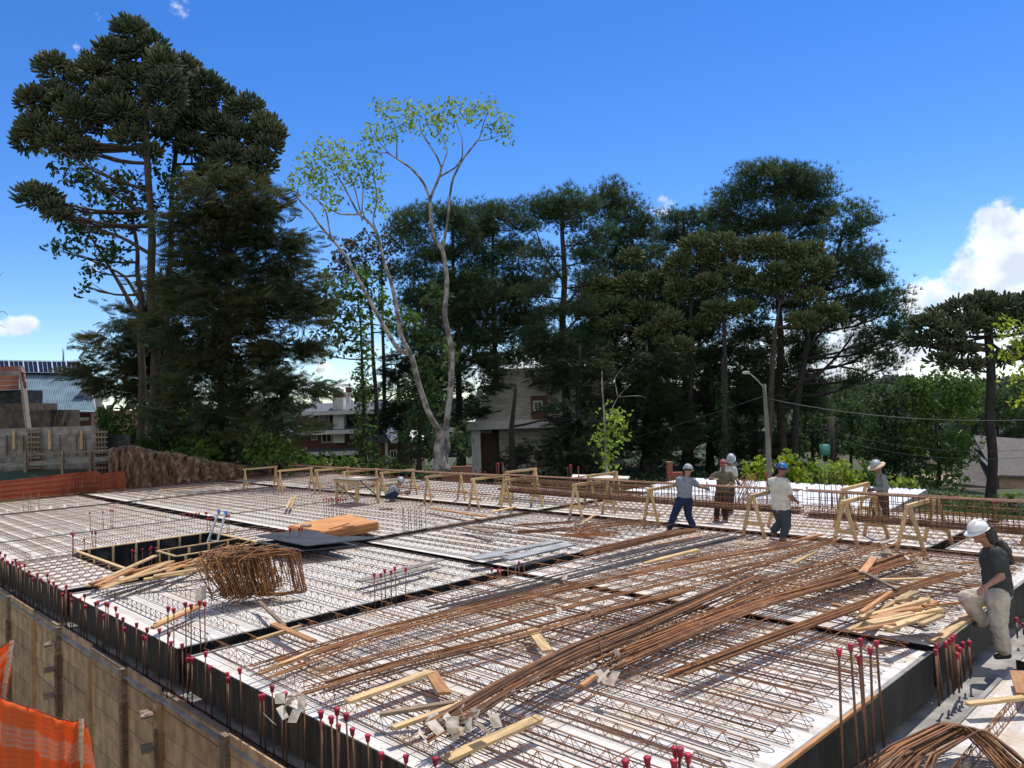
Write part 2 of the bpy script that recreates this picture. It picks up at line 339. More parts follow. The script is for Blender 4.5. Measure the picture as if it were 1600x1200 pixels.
m_barkd = mat('dark_bark', (.045, .035, .030), .95, (.025, .02, .018), 2, 1, 14, stretch=(3, 3, .8))
m_barkp = mat('pale_bark', (.30, .27, .23), .9, (.10, .085, .07), 3, .8, 14, stretch=(1, 1, .8), lo=.42, hi=.58)
def ellipsoid_pts(rs, c, r, n, shell=.45):
    d = rs.randn(n, 3); d /= np.linalg.norm(d, axis=1, keepdims=True); q = shell+(1-shell)*rs.rand(n, 1)**.6
    return np.array(c)+d*q*np.array(r), d
def arr(v): return np.array([float(t) for t in v])
def make_tree(name, label, Y, trunk, r0, blobs, kind, leafmat, barkmat=None, cat='tree', group=None, seed=1, dens=1., depth=1., limbs=True, r1=None, extra=()):
    """trunk: pixel path root->tip; blobs: (px, py, rx_px, ry_px[, dY]) crown volumes at distance Y"""
    rs = np.random.RandomState(seed); k = Y/FPX; base = at(*trunk[0], Y); root = thing(name, label, cat, base, 0, group)
    tp = [at(x, y, Y) for x, y in trunk]; mb = MB(); n = len(tp); r1 = r1 or r0*.3
    dense = []
    for i in range(n-1):
        for s in range(6): dense.append(tp[i].lerp(tp[i+1], s/6))
    dense.append(tp[-1]); m = len(dense)
    pts = [p+Vector((math.sin(i*.7+seed)*r0*.18, math.sin(i*.9)*r0*.18, 0)) for i, p in enumerate(dense)]
    rad = [r0*(1-i/(m-1))+r1*i/(m-1)+(r0*.45*max(0, 1-i/2.5)) for i in range(m)]
    mb.tube(pts, rad, 8)
    for path, ra, rb in extra:
        q = [at(x, y, Y+dy) for x, y, dy in path]; dd = []
        for i in range(len(q)-1):
            for s in range(4): dd.append(q[i].lerp(q[i+1], s/4))
        dd.append(q[-1]); dd = [dd[0]]+[(dd[i-1]+dd[i]*2+dd[i+1])/4 for i in range(1, len(dd)-1)]+[dd[-1]]
        mb.tube(dd, [ra+(rb-ra)*i/(len(dd)-1) for i in range(len(dd))], 6)
    Vs = []; Fs = []; off = 0
    def put(o):
        nonlocal off
        Vs.append(o[0]); Fs.append(o[1]+off); off += len(o[0])
    if kind == 'arau': blobs = [x for b_ in blobs for x in ((b_[0], b_[1], b_[2]*(.78+.2*rs.rand()), b_[3]*(.8+.2*rs.rand())),)+tuple((b_[0]+b_[2]*rs.uniform(-.85, .85), b_[1]+b_[3]*rs.uniform(-.5, .9), b_[2]*.5, b_[3]*.5) for _ in range(1))]
    for bl in blobs:
        px, py, rx, ry = bl[:4]; dy = bl[4] if len(bl) > 4 else (rs.rand()-.5)*rx*k*1.1*depth
        Yb = Y+dy; c = arr(at(px, py, Yb)); rX = rx*k; rZ = ry*k
        if limbs:
            z0 = c[2]-(.5*rZ if kind != 'cedar' else -.1*rZ)-abs(c[0]-pts[0].x)*.12
            j = min(range(m), key=lambda i: abs(pts[i].z-z0)); s = pts[j]; e = Vector(c)-Vector((0, 0, rZ*.25)); L_ = (e-s).length
            mid = s.lerp(e, .5)+Vector((rs.randn()*.2, rs.randn()*.2, -.06*L_ if kind != 'cedar' else .05*L_))
            q = [s, s.lerp(mid, .5)+Vector((0, 0, -.01*L_)), mid, mid.lerp(e, .5)+Vector((0, 0, -.01*L_)), e]; rr = min(rad[j]*.55, .04+.018*L_)
            mb.tube(q, [rr, rr*.85, rr*.7, rr*.5, rr*.3], 5)
            for _ in range(3 if kind != 'arau' else 2):
                t = e+Vector((rs.randn()*rX*.5, rs.randn()*rX*.4, abs(rs.randn())*rZ*.4)); mb.tube([mid, mid.lerp(t, .5)+Vector((0, 0, -.1)), t], [rr*.4, rr*.3, rr*.12], 4)
        if kind == 'arau':      # round clump of upcurved finger twigs
            nf = int(430*dens*min(1.6, max(.22, rX*rZ/.85))); d = rs.randn(nf, 3); d[:, 2] = d[:, 2]*.9+.30; d /= np.linalg.norm(d, axis=1, keepdims=True)
            st = c+d*np.array((rX, rX, rZ))*(.25+.62*rs.rand(nf, 1)**.6)-np.array((0, 0, rZ*.25)); D2 = d+np.array((0, 0, .5))+rs.randn(nf, 3)*.12; L2 = rX*(.42+.3*rs.rand(nf))
            L2 = .27+.18*rs.rand(nf); wf = np.full(nf, 1.); put(scatter(st, D2, FINGER, np.stack([L2, L2, L2], 1)[:, :1].ravel(), rs))
        else:
            area = 4*rX*rZ
            if kind == 'pine':
                nc = max(4, int(area*2.1*dens)); cc, dd = ellipsoid_pts(rs, c, (rX, rX*.8, rZ), nc, .2)
                for q, d in zip(cc, dd):
                    nt = 60; p = rs.randn(nt, 3)*np.array((.48, .48, .26)); D = p*.9+np.array((0, 0, .75))+d*.35; put(scatter(q+p, D, NEEDLE, .30+.16*rs.rand(nt), rs))
            elif kind == 'cedar':
                nc = max(4, int(area*1.9*dens)); cc, dd = ellipsoid_pts(rs, c, (rX, rX*.8, rZ), nc, .2)
                for q, d in zip(cc, dd):
                    nt = 30; p = rs.randn(nt, 3)*np.array((.5, .5, .18)); h = d.copy(); h[2] = 0; D = p*.8+h*1.2+np.array((0, 0, -.10)); put(scatter(q+p+h*.2, D, FROND, .42+.3*rs.rand(nt), rs))
            elif kind == 'leaf':
                nc = int(area*15*dens); cc, dd = ellipsoid_pts(rs, c, (rX, rX*.85, rZ), nc, .25); cc += rs.randn(nc, 3)*.15
                put(scatter(cc, rs.randn(nc, 3), LEAF, .42+.3*rs.rand(nc), rs))
            elif kind == 'tuft':
                nc = max(5, int(area*9*dens)); cc, dd = ellipsoid_pts(rs, c, (rX, rX*.9, rZ), nc, .4); put(scatter(cc, rs.randn(nc, 3), LEAFB, (.50+.30*rs.rand(nc))*(1 if Y > 30 else .6), rs))
    mb.build('trunk', barkmat or m_bark, root, True)
    if Vs: np_mesh('crown', np.concatenate(Vs), np.concatenate(Fs), leafmat, root)
    return root
exec_bits = []
earth_bank()
# ------------------------------------------------------------------ slab formwork: bays, girders, troughs
GH = .13
def girder_mesh(L, name='lattice_girder'):
    mb = MB(); r = .0048
    mb.tube([(0, 0, GH), (0, L, GH)], .0055, 4, smooth=False)
    for s in (-1, 1): mb.tube([(s*.045, 0, .006), (s*.045, L, .006)], .0045, 3, smooth=False)
    n = int(L/.2)
    for i in range(n):
        y = i*.2
        for s in (-1, 1):
            mb.tube([(s*.045, y, .006), (0, y+.1, GH)], r*.8, 3, False, False); mb.tube([(0, y+.1, GH), (s*.045, y+.2, .006)], r*.8, 3, False, False)
    return mb
GCACHE = {}
def girder(parent, L, loc, rz, m):
    key = (round(L, 1), m.name)
    if key in GCACHE: o = dup(GCACHE[key], parent, loc, rz)
    else:
        o = girder_mesh(round(L, 1)).build('lattice_girder', m, parent); o.location = loc; o.rotation_euler = (0, 0, rz); GCACHE[key] = o
    return o
def bay(label, u0, u1, v0, v1, zt=0., d='v', fm=m_foam, pitch=.42, boards=True, th=.45, gm=None, fringe=.10, skip=None):
    gm = gm or m_rustd; root = thing('slab_bay', label, 'slab bay', U(u0, v0, zt), ROTU, 'bays of the floor slab being prepared')
    lu, lv = u1-u0, v1-v0
    MB().box((0, 0, -th+.01), (lu, lv, 0)).build('foam_deck', fm, root)
    if boards:
        t = .018
        for a, b, mm in (((-t, 0, -th+.012), (-.002, lv, .006), m_plyedge if u0 < 4 else m_black), ((lu+.002, 0, -th+.012), (lu+t, lv, .006), m_black),
                         ((0, -t, -th+.012), (lu, -.002, .006), m_blackd if v0 < 3 else m_black), ((0, lv+.002, -th+.012), (lu, lv+t, .006), m_black)):
            MB().box(a, b).build('side_board', mm, root)
        w = .03
        for y0, y1 in ((-.02, w), (lv-w, lv+.02)): MB().box((-.02, y0, .008), (lu+.02, y1, .016)).build('edge_strip', m_trough, root)
    if fm is m_foam_old and d == 'v':
        proto = None
        for i in range(int(lv/.9)):
            if proto is None: c = proto = MB().tube([(.05, 0, 0), (lu/2, .01, 0), (lu-.05, 0, 0)], .0055, 4, True, False).build('cross_bar', m_rustd, root)
            else: c = dup(proto, root)
            c.location = (rnd.uniform(-.05, .05), .4+i*.9+rnd.uniform(-.05, .05), GH+.01); c.rotation_euler = (0, 0, rnd.uniform(-.006, .006))
    if d == 'v':
        n = int(lu/pitch); o0 = (lu-(n-1)*pitch)/2
        f0 = -.16 if v0 == 2.95 else fringe
        for i in range(n): girder(root, lv+f0+fringe, (o0+i*pitch+rnd.uniform(-.02, .02), -f0+rnd.uniform(-.05, .05), rnd.uniform(0, .012)), rnd.uniform(-.003, .003), gm)
    else:
        n = int(lv/pitch); o0 = (lv-(n-1)*pitch)/2
        for i in range(n): girder(root, lu+.1, (-.05, o0+i*pitch, .002), -math.pi/2, gm)
    return root
bay('near left bay of white foam covered in loose rusty bars', 3.8, 9.38, 2.95, 9.58, gm=m_rust)
bay('white foam bay under the heap of boards beside the woman in the helmet', 9.62, 15.3, 2.95, 9.58, gm=m_rust)
bay('bright white bay with the heap of rusty stirrups standing on it', 3.8, 9.55, 10.03, 14.72)
bay('white bay in front of the trestles carrying grey boards and a tangle of scrap bars', 9.82, 15.3, 10.03, 14.72)
bay('narrow white bay between the wall and the framed stair opening', 3.8, 4.93, 15.15, 19.0, d='u', fm=m_foam_x, pitch=.38)
bay('white bay between the stair opening and the dark plywood sheets', 8.12, 9.2, 15.35, 19.0, d='u', fm=m_foam_x, pitch=.38)
bay('dusty white bay behind the framed stair opening', 3.8, 9.2, 19.1, 22.7, fm=m_foam_old)
bay('striped white bay in front of the long black joint near the orange net', 3.8, 9.2, 22.8, 29.62, fm=m_foam_old)
bay('farthest left bay running up to the orange safety net', 3.8, 9.2, 30.0, 34.6, fm=m_foam_old)
bay('white bay under the orange plywood stack and the work table', 9.65, 15.3, 15.15, 22.7)
bay('pale bay between the earth bank and the yellow trestles', 9.65, 15.3, 22.8, 29.62, fm=m_foam_old)
bay('far pale bay at the foot of the earth bank', 9.65, 15.3, 30.0, 35.2, fm=m_foam_old)
bay('rear strip of white foam behind the cage at the right', 15.78, 20.2, -5, 4.6, gm=m_rust)
bay('rear strip of white foam behind the man in the dark shirt', 15.78, 20.2, 4.9, 14.7, gm=m_rust)
bay('rear strip of white foam behind the crouching man', 15.78, 20.2, 15.1, 25.6)
bay('last rear strip of white foam below the bushes', 15.78, 20.2, 25.9, 36.0, fm=m_foam_old)
bay('lower bay of white foam at the near right with the bundle of bent bars', 3.6, 10.72, -3.2, 2.5, zt=-.43, d='u', fm=m_foam_x, boards=True, th=.12, gm=m_rust)
bay('lower bay of white foam behind the woman', 11.1, 15.3, -3.2, 2.5, zt=-.43, d='u', fm=m_foam_x, th=.12, gm=m_rust)
def soffit():
    t = thing('formwork_table', 'dark plywood formwork carrying the whole floor, seen in the joints between the white bays', 'formwork', U(4, 3, -.6), ROTU)
    mb = MB()
    for u0, u1, v0, v1 in ((3.55, 15.8, -4, 15.0), (3.55, 4.98, 15.0, 19.0), (8.05, 15.8, 15.0, 19.0), (3.55, 15.8, 19.0, 35.6), (15.8, 20.3, -6, 36.3)):
        mb.box((u0-4, v0-3, .02), (u1-4, v1-3, .05))
    mb.build('plywood_panel', m_trough, t)
    # blackened reinforcement lying in the joints
    def along(u0, v0, u1, v1, n, w):
        b = MB(); d = Vector((u1-u0, v1-v0, 0)); s = Vector((-d.y, d.x, 0)).normalized()
        for i in range(n):
            for z in ((.1, .3) if w > .11 else (.08,)):
                o = s*(-w/2+w*i/(n-1)); p = Vector((u0-4, v0-3, z))+o; b.tube([p, p+d], .008, 4, False, False)
        k = int(d.length/.2) if w > .11 else 0
        for i in range(k):
            p = Vector((u0-4, v0-3, 0))+d*(i/k); a = p-s*w/2; c = p+s*w/2
            b.tube([a+Vector((0, 0, .1)), a+Vector((0, 0, .31)), c+Vector((0, 0, .31)), c+Vector((0, 0, .1)), a+Vector((0, 0, .1))], .005, 3, False, False)
        b.build('joint_cage', m_rustd, t)
    along(3.9, 9.8, 15.3, 9.8, 4, .2); along(15.54, -4, 15.54, 36, 3, .24); along(9.43, 15, 9.43, 34, 3, .14); along(9.68, 10, 9.68, 15, 3, .14)
    along(3.9, 14.93, 15.3, 14.93, 3, .16); along(3.9, 29.8, 15.3, 29.8, 3, .2); along(9.5, 3, 9.5, 9.6, 3, .14)
    along(3.70, 3.2, 3.70, 33, 3, .08); MB().box((-.37, -5, .052), (-.245, 31, .07)).build('gap_shade_strip', m_black, t)  # black strip paints the shade of the edge gap onto its floor
soffit()
# ------------------------------------------------------------------ perimeter form wall at the left
def wall_panels():
    vs = [23.6, 22.2, 20.8, 19.5, 18.0, 16.16, 14.52, 12.85, 11.35, 10.07, 8.13, 6.6, 5.0, 3.4, 1.8]
    for i in range(len(vs)-1):
        v1, v0 = vs[i], vs[i+1]; zt = -.45-(.02 if i % 2 else 0); ut = 3.62-(.02 if i % 3 == 1 else 0)
        t = thing('wall_panel', 'brown boarded form panel, %s along the perimeter wall' % ('topmost and farthest' if i == 0 else 'number %d counted from the far end' % (i+1)), 'form panel', U(ut, v0+.06, -4), ROTU, 'boarded panels of the perimeter wall')
        mb = MB(); L = v1-v0-.1; z = zt
        k = 0
        while z > -4:
            h = .30 if k else .22; off = rnd.uniform(-.006, .006); mb.box((-.03+off, 0, z-h+4+.012), (0+off, L, z+4)); z -= h; k += 1
        mb.build('boards', m_board, t); MB().box((-.02, .005, 0), (-.012, L-.01, zt+4-.02)).build('backing', m_plyedge, t)
        if i % 2: MB().box((-.035, 0, zt+4-.03), (.012, L, zt+4+.004)).build('top_plank', m_woodold, t)
    for i, v in enumerate(vs[1:-1]):
        t = thing('wall_post', 'brown timber post between wall panels, %s from the far end of the wall' % ['first', 'second', 'third', 'fourth', 'fifth', 'sixth', 'seventh', 'eighth', 'ninth', 'tenth', 'eleventh', 'twelfth', 'thirteenth'][i], 'post', U(3.59, v, -4), ROTU, 'posts of the perimeter wall')
        w = .09 if i % 3 else .14
        MB().box((-.075, -w/2, 0), (.0, w/2, 3.54-(.0 if i % 2 else .16))).build('post', m_woodold if i % 2 else m_board, t)
        if i in (1, 3, 5, 7, 8, 10):
            MB().box((-.11, -.10, 0), (-.08, -.03, 3.1)).build('brace', m_woodold, t)
        if i in (2, 5, 8, 10, 11):
            k0 = None
            for q in range(6):
                z = 3.3-q*.42; MB().bar((-.21, -.13, z), (-.13, .16, z-.015), .14, .03).build('wedge', m_woodold, t)
wall_panels()
# ------------------------------------------------------------------ starter bars with red caps
def capped(p, h, label, group, cap=True, r=.008, proto={}):
    t = thing('starter_bar', label, 'rebar', p, rnd.uniform(0, 6), group); lean = (rnd.gauss(0, .018), rnd.gauss(0, .018), 0)
    key = (r,)
    if key not in proto: proto[key] = MB().tube([(0, 0, 0), (0, 0, 1)], r, 5).build('bar', m_rustd, t)
    else: dup(proto[key], t)
    b = t.children[0]; b.scale = (1, 1, h); b.rotation_euler = lean
    if cap:
        top = (math.sin(lean[1])*h, -math.sin(lean[0])*h, h)
        if 'c' not in proto: proto['c'] = MB().tube([(0, 0, -.05), (0, 0, -.045), (0, 0, -.012), (0, 0, .006), (0, 0, .016)], [.015, .018, .021, .028, .020], 9).build('cap', m_cap, t)
        else: dup(proto['c'], t)
        t.children[-1].location = top
    return t
def onv(px, py, v):
    r = ray(px, py); t = v/(r.x*A2.x+r.y*A2.y); return (r.x*B2.x+r.y*B2.y)*t, CAMH+r.z*t
def cluster(caps, v, z0, label, group, cap=True, r=.008):
    for x, y in caps:
        u, z = onv(x, y, v); capped(U(u, v+rnd.uniform(-.04, .04), z0), z-z0, label, group, cap, r)
def bars():
    v = 3.4; i = 0
    while v < 32:
        if not 9.75 < v < 10.0:
            top = rnd.choice((.02, .07, .12, .16, .2))+rnd.uniform(-.03, .03); near = v < 9.7
            capped(U(3.71+rnd.uniform(-.03, .03), v, -.55), .55+top, 'red capped starter bar in the edge row %s' % ('in front of the near left bay' if near else 'beside the stirrup heap bay' if v < 14.8 else 'at the far left edge'),
                   'edge row of starter bars, '+('near' if near else 'middle' if v < 14.8 else 'far'))
        v += rnd.choice((.1, .14, .2, .28, .34)) if v < 16 else rnd.choice((.12, .16, .2, .26)); i += 1
    for (x, y), z in zip(((500, 1112), (520, 1122), (525, 1109), (545, 1117)), (.42, .36, .5, .45)):
        p = G(x, y, z); capped(Vector((p.x, p.y, -.5)), z+.5, 'taller red capped bar of the small column rising through the near edge', 'bars of the small near edge column')
    for k in range(5):   # its ties
        pass
    cluster([(259, 950), (269, 953), (289, 943), (296, 946), (311, 939), (318, 943)], 9.8, -.5, 'tall red capped bar in the joint before the stirrup heap', 'six tall bars at the corner joint')
    cluster([(294, 1024), (302, 1028)], 9.78, -.5, 'short red capped bar at the left mouth of the joint', 'two short bars at the joint mouth')
    cluster([(584, 897), (593, 897), (603, 891), (612, 894), (621, 887), (633, 889)], 9.76, -.45, 'red capped bar standing midway along the joint', 'six bars midway along the joint')
    cluster([(766, 888), (776, 890), (778, 894), (785, 885), (809, 879)], 9.78, -.45, 'low red capped bar left of the grey boards', 'low bars left of the grey boards')
    cluster([(794, 884), (804, 884), (819, 881)], 9.75, -.45, 'bare low bar left of the grey boards', 'bare low bars left of the grey boards', False)
    cluster([(628+i*4.5, 793-i*.6) for i in range(9)], 14.95, -.45, 'tall dark red bar in the dense row right of the plywood stack', 'dense row of bars right of the plywood stack', False)
    cluster([(506+i*3.9, 780-(i % 2)*1.5) for i in range(10)], 18.6, -.1, 'tall dark red bar in the row behind the plywood stack', 'row of bars behind the plywood stack', True)
    cluster([(435, 828), (439, 828), (451, 827), (455, 826), (467, 826), (473, 826)], 14.95, -.45, 'thin red capped bar in front of the dark plywood sheets', 'thin bars before the dark sheets')
    def grp(bases, tops, label, group, cap=True):
        for (x, y), ty in zip(bases, tops):
            p = G(x, y, 0); Y = p.y; h = (y-ty)*Y/FPX; capped(Vector((p.x, p.y, -.02)), h+.02, label, group, cap)
    grp([(113.5, 875), (116, 875), (132, 866), (145.5, 863), (149, 863)], [833, 836, 843, 831, 832], 'red capped bar at the left corner of the stair opening', 'bars at the left corner of the opening')
    grp([(141.5, 830), (161, 829), (174, 827), (176.5, 827)], [801, 800, 797, 798], 'red capped bar in the middle of the dusty left bay', 'bars in the dusty left bay')
    grp([(36, 799), (45, 799), (48, 799), (61, 797)], [768, 768, 768, 766], 'red capped bar beyond the long black joint at far left', 'bars beyond the black joint')
    grp([(102, 775), (106, 775), (115, 774), (125, 773), (128, 773)], [754, 755, 752, 752, 753], 'red capped bar rising in front of the far orange net', 'bars before the far net')
    grp([(285, 812), (288, 812), (297, 811), (303, 811), (307, 810), (311, 810), (321, 809), (323.5, 809)], [804, 805, 803, 803, 802, 802, 801, 801], 'stubby red capped bar along the narrow joint behind the ladder', 'stubby bars behind the ladder')
    grp([(325, 838), (329, 838), (355, 838), (358, 838)], [810, 811, 806, 806], 'red capped bar beside the ladder', 'bars beside the ladder')
    grp([(421, 759), (424, 759), (430, 758), (433, 759)], [731, 730, 731, 732], 'tall red capped bar between the two leftmost trestles', 'bars between the leftmost trestles')
    for x, y in ((204, 860), (210, 862), (223.5, 858), (229, 859), (238, 855), (242, 856)):
        u, z = onv(x, y, 17.6); capped(U(u, 17.6, -1.6), z+1.6, 'red capped bar coming up inside the dark stair opening', 'bars inside the stair opening')
    cluster([(1314, 1019), (1331, 1008), (1343, 999), (1343, 1027), (1358, 1015), (1372, 1004)], 2.74, -.43, 'tall stout red capped bar on the lower strip, in the group of six', 'six stout bars on the lower strip', True, .012)
    cluster([(1464, 1017), (1473, 1010), (1479, 1005.5), (1484.5, 1000.5), (1489.5, 996), (1494, 994), (1489.5, 1021.7), (1496, 1013), (1501, 1011), (1507, 1006), (1512, 1003)], 2.76, -.43, 'stout red capped bar in the dense row beside the woman', 'dense row of bars beside the woman', True, .012)
    cluster([(1516, 999)], 2.78, -.43, 'single stout bar without a cap at the right end of the dense row', None, False, .012)
    for (x, y), z in zip(((980, 1194), (1012, 1186), (1044, 1166), (1051, 1191), (1058, 1173), (1077, 1179)), (.62, .62, .66, .6, .64, .6)):
        p = G(x, y, z); capped(Vector((p.x, p.y, -.43)), z+.43, 'red capped bar top at the bottom edge of the view', 'bars at the bottom edge of the view', True, .011)
    cluster([(1553, 785), (1557, 783.5), (1561, 783.5), (1566, 784), (1571, 784), (1558, 787)], 5.2, -.4, 'red capped bar of the far group above the cage at right', 'far group above the cage', True, .012)
    cluster([(1590, 967), (1597, 975)], 2.7, -.43, 'red capped bar behind the woman at the right border', 'two bars behind the woman', True, .012)
    for k in range(44):  # far edge
        vv = 8+k*.62+rnd.uniform(-.15, .15); capped(U(20.26, vv, -.5), .5+rnd.choice((.1, .15, .3, .55))*.9, 'tiny red capped bar along the rear edge of the floor', 'starter bars along the rear edge', True, .01)
    for vv in (13.2, 17.2, 21.0, 10.2): 
        for k in range(5): capped(U(20.0+rnd.uniform(0, .3), vv+k*.12, -.3), 1.1+rnd.uniform(-.05, .1), 'red capped bar in a tall bunch at the rear edge of the floor', 'tall bunches at the rear edge', True, .01)
    for x in (1323, 1328, 1333, 1338, 1343):  # bare bars before the roof
        p = G(x, 800, 0); 
        q = U(20.0, 8.8-(x-1323)*.03, 0); capped(q, 1.0, 'bare bar of the column starter in front of the white roof', 'bare column bars before the white roof', False, .011)
bars()
# ------------------------------------------------------------------ trestles and the reinforcement cage
def trestle_proto(L=1.5, h=.9):
    t = thing('sawhorse', 'x', 'sawhorse', (0, 0, 0), 0, 'timber sawhorses')
    MB().box((-L/2, -.035, h-.07), (L/2, .035, h)).build('beam', m_wood, t)
    for ex in (-L/2+.08, L/2-.08):
        for s in (-1, 1): MB().bar((ex+.03*s, .03*s, h-.03), (ex+.05*s, .27*s, 0), .07, .03, (1, 0, 0)).build('leg', m_wood, t)
        MB().bar((ex+.10, -.2, .26), (ex+.10, .2, .28), .025, .08).build('cross_tie', m_wood, t)
    return t
def trestles():
    P = trestle_proto()
    spec = [(15.72, 4.95, 'stout sawhorse nearest the woman, under the right end of the cage'), (15.72, 6.12, 'sawhorse left of the one nearest the woman, by the man in the brimmed hat'),
            (15.75, 8.15, 'sawhorse between the dark-shirted man and the white-shirted man'), (15.8, 10.75, 'sawhorse just left of the man in blue trousers'),
            (15.8, 13.1, 'sawhorse behind the scrap bar tangle'), (15.8, 15.75, 'sawhorse where the mesh of the cage ends'),
            (15.6, 19.0, 'sawhorse right of the crouching man'), (15.7, 17.0, 'sawhorse next left of the end of the cage mesh'), (15.9, 21.9, 'sawhorse directly behind the crouching man'), (15.5, 23.6, 'sawhorse behind the work table'),
            (15.5, 25.5, 'sawhorse behind and left of the work table'), (14.75, 26.9, 'second empty sawhorse from the left, near the joint'), (14.5, 29.3, 'leftmost empty sawhorse by the earth bank'),
            (17.6, 3.4, 'sawhorse standing behind the cage by the right border'), (17.8, 7.0, 'sawhorse in front of the man in the brimmed hat'), (17.9, 14.4, 'sawhorse behind the cage supporting the stacked bars'), (17.9, 17.8, 'far sawhorse behind the cage at the stacked bars')]
    for i, (u, v, lb) in enumerate(spec):
        rz = ROTU+rnd.uniform(-.07, .07)
        if i == 0: P.location = U(u, v, .0); P.rotation_euler = (0, 0, rz); P['label'] = lb
        else: dup_tree(P, U(u, v, 0), rz, lb)
trestles()
def strays():
    rs = random.Random(31)
    for k in range(26):
        x, y = rs.choice(((905, 1000), (1150, 905), (1000, 1030), (930, 1045), (780, 1110), (1290, 890), (860, 1060))); p = G(x+rs.uniform(-45, 45), y+rs.uniform(-14, 14), GH+.06); a = rs.uniform(-.6, 1.6); L = rs.uniform(.25, .7)
        d = Vector((math.cos(a), math.sin(a), 0)); q = p+d*L+Vector((0, 0, rs.uniform(0, .2))); e = q+Vector((rs.uniform(-.1, .2), rs.uniform(-.1, .1), rs.uniform(-.12, .16)))
        o = MB().tube([(0, 0, 0), tuple((q-p)*.5+Vector((0, 0, rs.uniform(.02, .08)))), tuple(q-p), tuple(e-p)], .006, 5, True, False).build('bent_offcut', m_rustd); o.location = p; tag(o, 'short bent offcut of rusty bar lying on the bundles of the near bay', 'rebar offcut', 'bent offcuts on the bundles')
strays()
def cage(v0, v1, uc, zt, label, w=.36, h=.56, step=.095):
    t = thing('rebar_cage', label, 'rebar cage', U(uc, v0, zt-h), ROTU, 'long beam cages on sawhorses'); L = v1-v0
    for z, n, r in ((h-.01, 6, .012), (.01, 5, .012), (.05, 4, .011), (.10, 3, .011), (h*.45, 2, .007), (h*.7, 2, .007)):
        for i in range(n):
            x = -w/2+.02+(w-.04)*i/(n-1); pts = [(x+rnd.uniform(-.006, .006), y, z+rnd.uniform(-.008, .008)) for y in np.linspace(0, L, 12)]
            MB().tube(pts, r, 5, True, False).build('long_bar', m_rust if i % 2 else m_rustd, t)
    n = int(L/step); p = None
    for i in range(n):
        if p is None:
            p = MB().tube([(-w/2, 0, 0), (w/2, 0, 0), (w/2, .0, h), (-w/2, 0, h), (-w/2, 0, 0), (-w/2+.05, .01, .07)], .0068, 4, True, False).build('stirrup', m_rustd, t); c = p
        else: c = dup(p, t)
        c.location = (rnd.uniform(-.006, .006), i*step+rnd.uniform(-.015, .015), rnd.uniform(-.006, .006)); c.rotation_euler = (rnd.uniform(-.05, .05), 0, rnd.uniform(-.06, .06))
    return t
cage(-1.6, 7.2, 15.7, .985, 'long rusty mesh cage for a beam, right half, behind the woman in the white helmet')
cage(7.35, 16.3, 15.75, .975, 'long rusty mesh cage for a beam, middle, held by the man in blue trousers', .3, .5)
def bundle(name, label, paths, n, r, m, z, spread, seed, group='bundles of loose reinforcing bars', tags=(), jit=.35, sag=0, piece='bar'):
    """paths: pixel way-points on the level z; n bars drifting round that line"""
    rs = random.Random(seed); P = [G(x, y, z) for x, y in paths]; t = thing(name, label, 'rebar bundle', P[0], 0, group); t.location.z = z
    seg = []
    for i in range(len(P)-1):
        for s in range(5): seg.append(P[i].lerp(P[i+1], s/5))
    seg.append(P[-1])
    for _ in range(2): seg = [seg[0]]+[(seg[i-1]+seg[i]*2+seg[i+1])/4 for i in range(1, len(seg)-1)]+[seg[-1]]
    m_ = len(seg); d0 = (P[-1]-P[0]).normalized(); side = Vector((-d0.y, d0.x, 0))
    for k in range(n):
        row = int(k/n*3); a = rs.uniform(-1, 1)*spread; b = a+rs.uniform(-1, 1)*spread*jit; c = a+rs.uniform(-1, 1)*spread*jit
        z0 = r+row*r*2.0+rs.uniform(0, r*1.5); e0 = rs.uniform(0, .05); e1 = rs.uniform(0, .05); pts = []
        for i, p in enumerate(seg):
            f = i/(m_-1); off = a*(1-f)**2+c*2*f*(1-f)+b*f*f
            q = p+side*off+Vector((0, 0, z0+sag*math.sin(f*math.pi)+rs.uniform(-.002, .002)))
            if i == 0: q = q+(seg[1]-seg[0]).normalized()*-rs.uniform(-.3, .25)
            if i == m_-1: q = q+(seg[-1]-seg[-2]).normalized()*rs.uniform(-.35, .25)
            pts.append(q)
        mm = m if m is m_steel or rs.random() < .72 else (m_rustd if m is m_rust else m_rust)
        MB().tube(pts, r*rs.uniform(.7, .95), 5, True, False).build(piece, mm, t, True)
    for f in (.25, .7):
        p = seg[int(f*(m_-1))]; MB().tube([p+side*spread*1.1*math.cos(q)+Vector((0, 0, r*4+r*5*math.sin(q))) for q in np.linspace(0, 6.28, 9)], .003, 3, False, False).build('tie_wire', m_rustd, t, True)
    for x, y, s in tags:
        p = G(x, y, z+.05); a = rs.uniform(0, 3); h = rs.uniform(.6, 1.0)
        for q in range(3):
            c = p+Vector((rs.uniform(-.1, .1)*s, rs.uniform(-.1, .1), rs.uniform(-.06, .05))); a += 1.1
            e = Vector((math.cos(a), math.sin(a), 0))*.028*s; f = Vector((-math.sin(a)*.03+rs.uniform(-.03, .03), math.cos(a)*.03, -.036*s*h)); mb = MB()
            mb.add([c-e-f, c+e-f, c+e+f+Vector((0, .02, 0)), c-e+f, c-e-f+Vector((.001, .002, 0)), c+e-f+Vector((.001, .002, 0)), c+e+f+Vector((.001, .022, 0)), c-e+f+Vector((.001, .002, 0))], [(0, 1, 2, 3), (7, 6, 5, 4), (0, 4, 5, 1), (1, 5, 6, 2), (2, 6, 7, 3), (3, 7, 4, 0)])
            mb.build('paper_tag', m_tag, t, True)
    return t
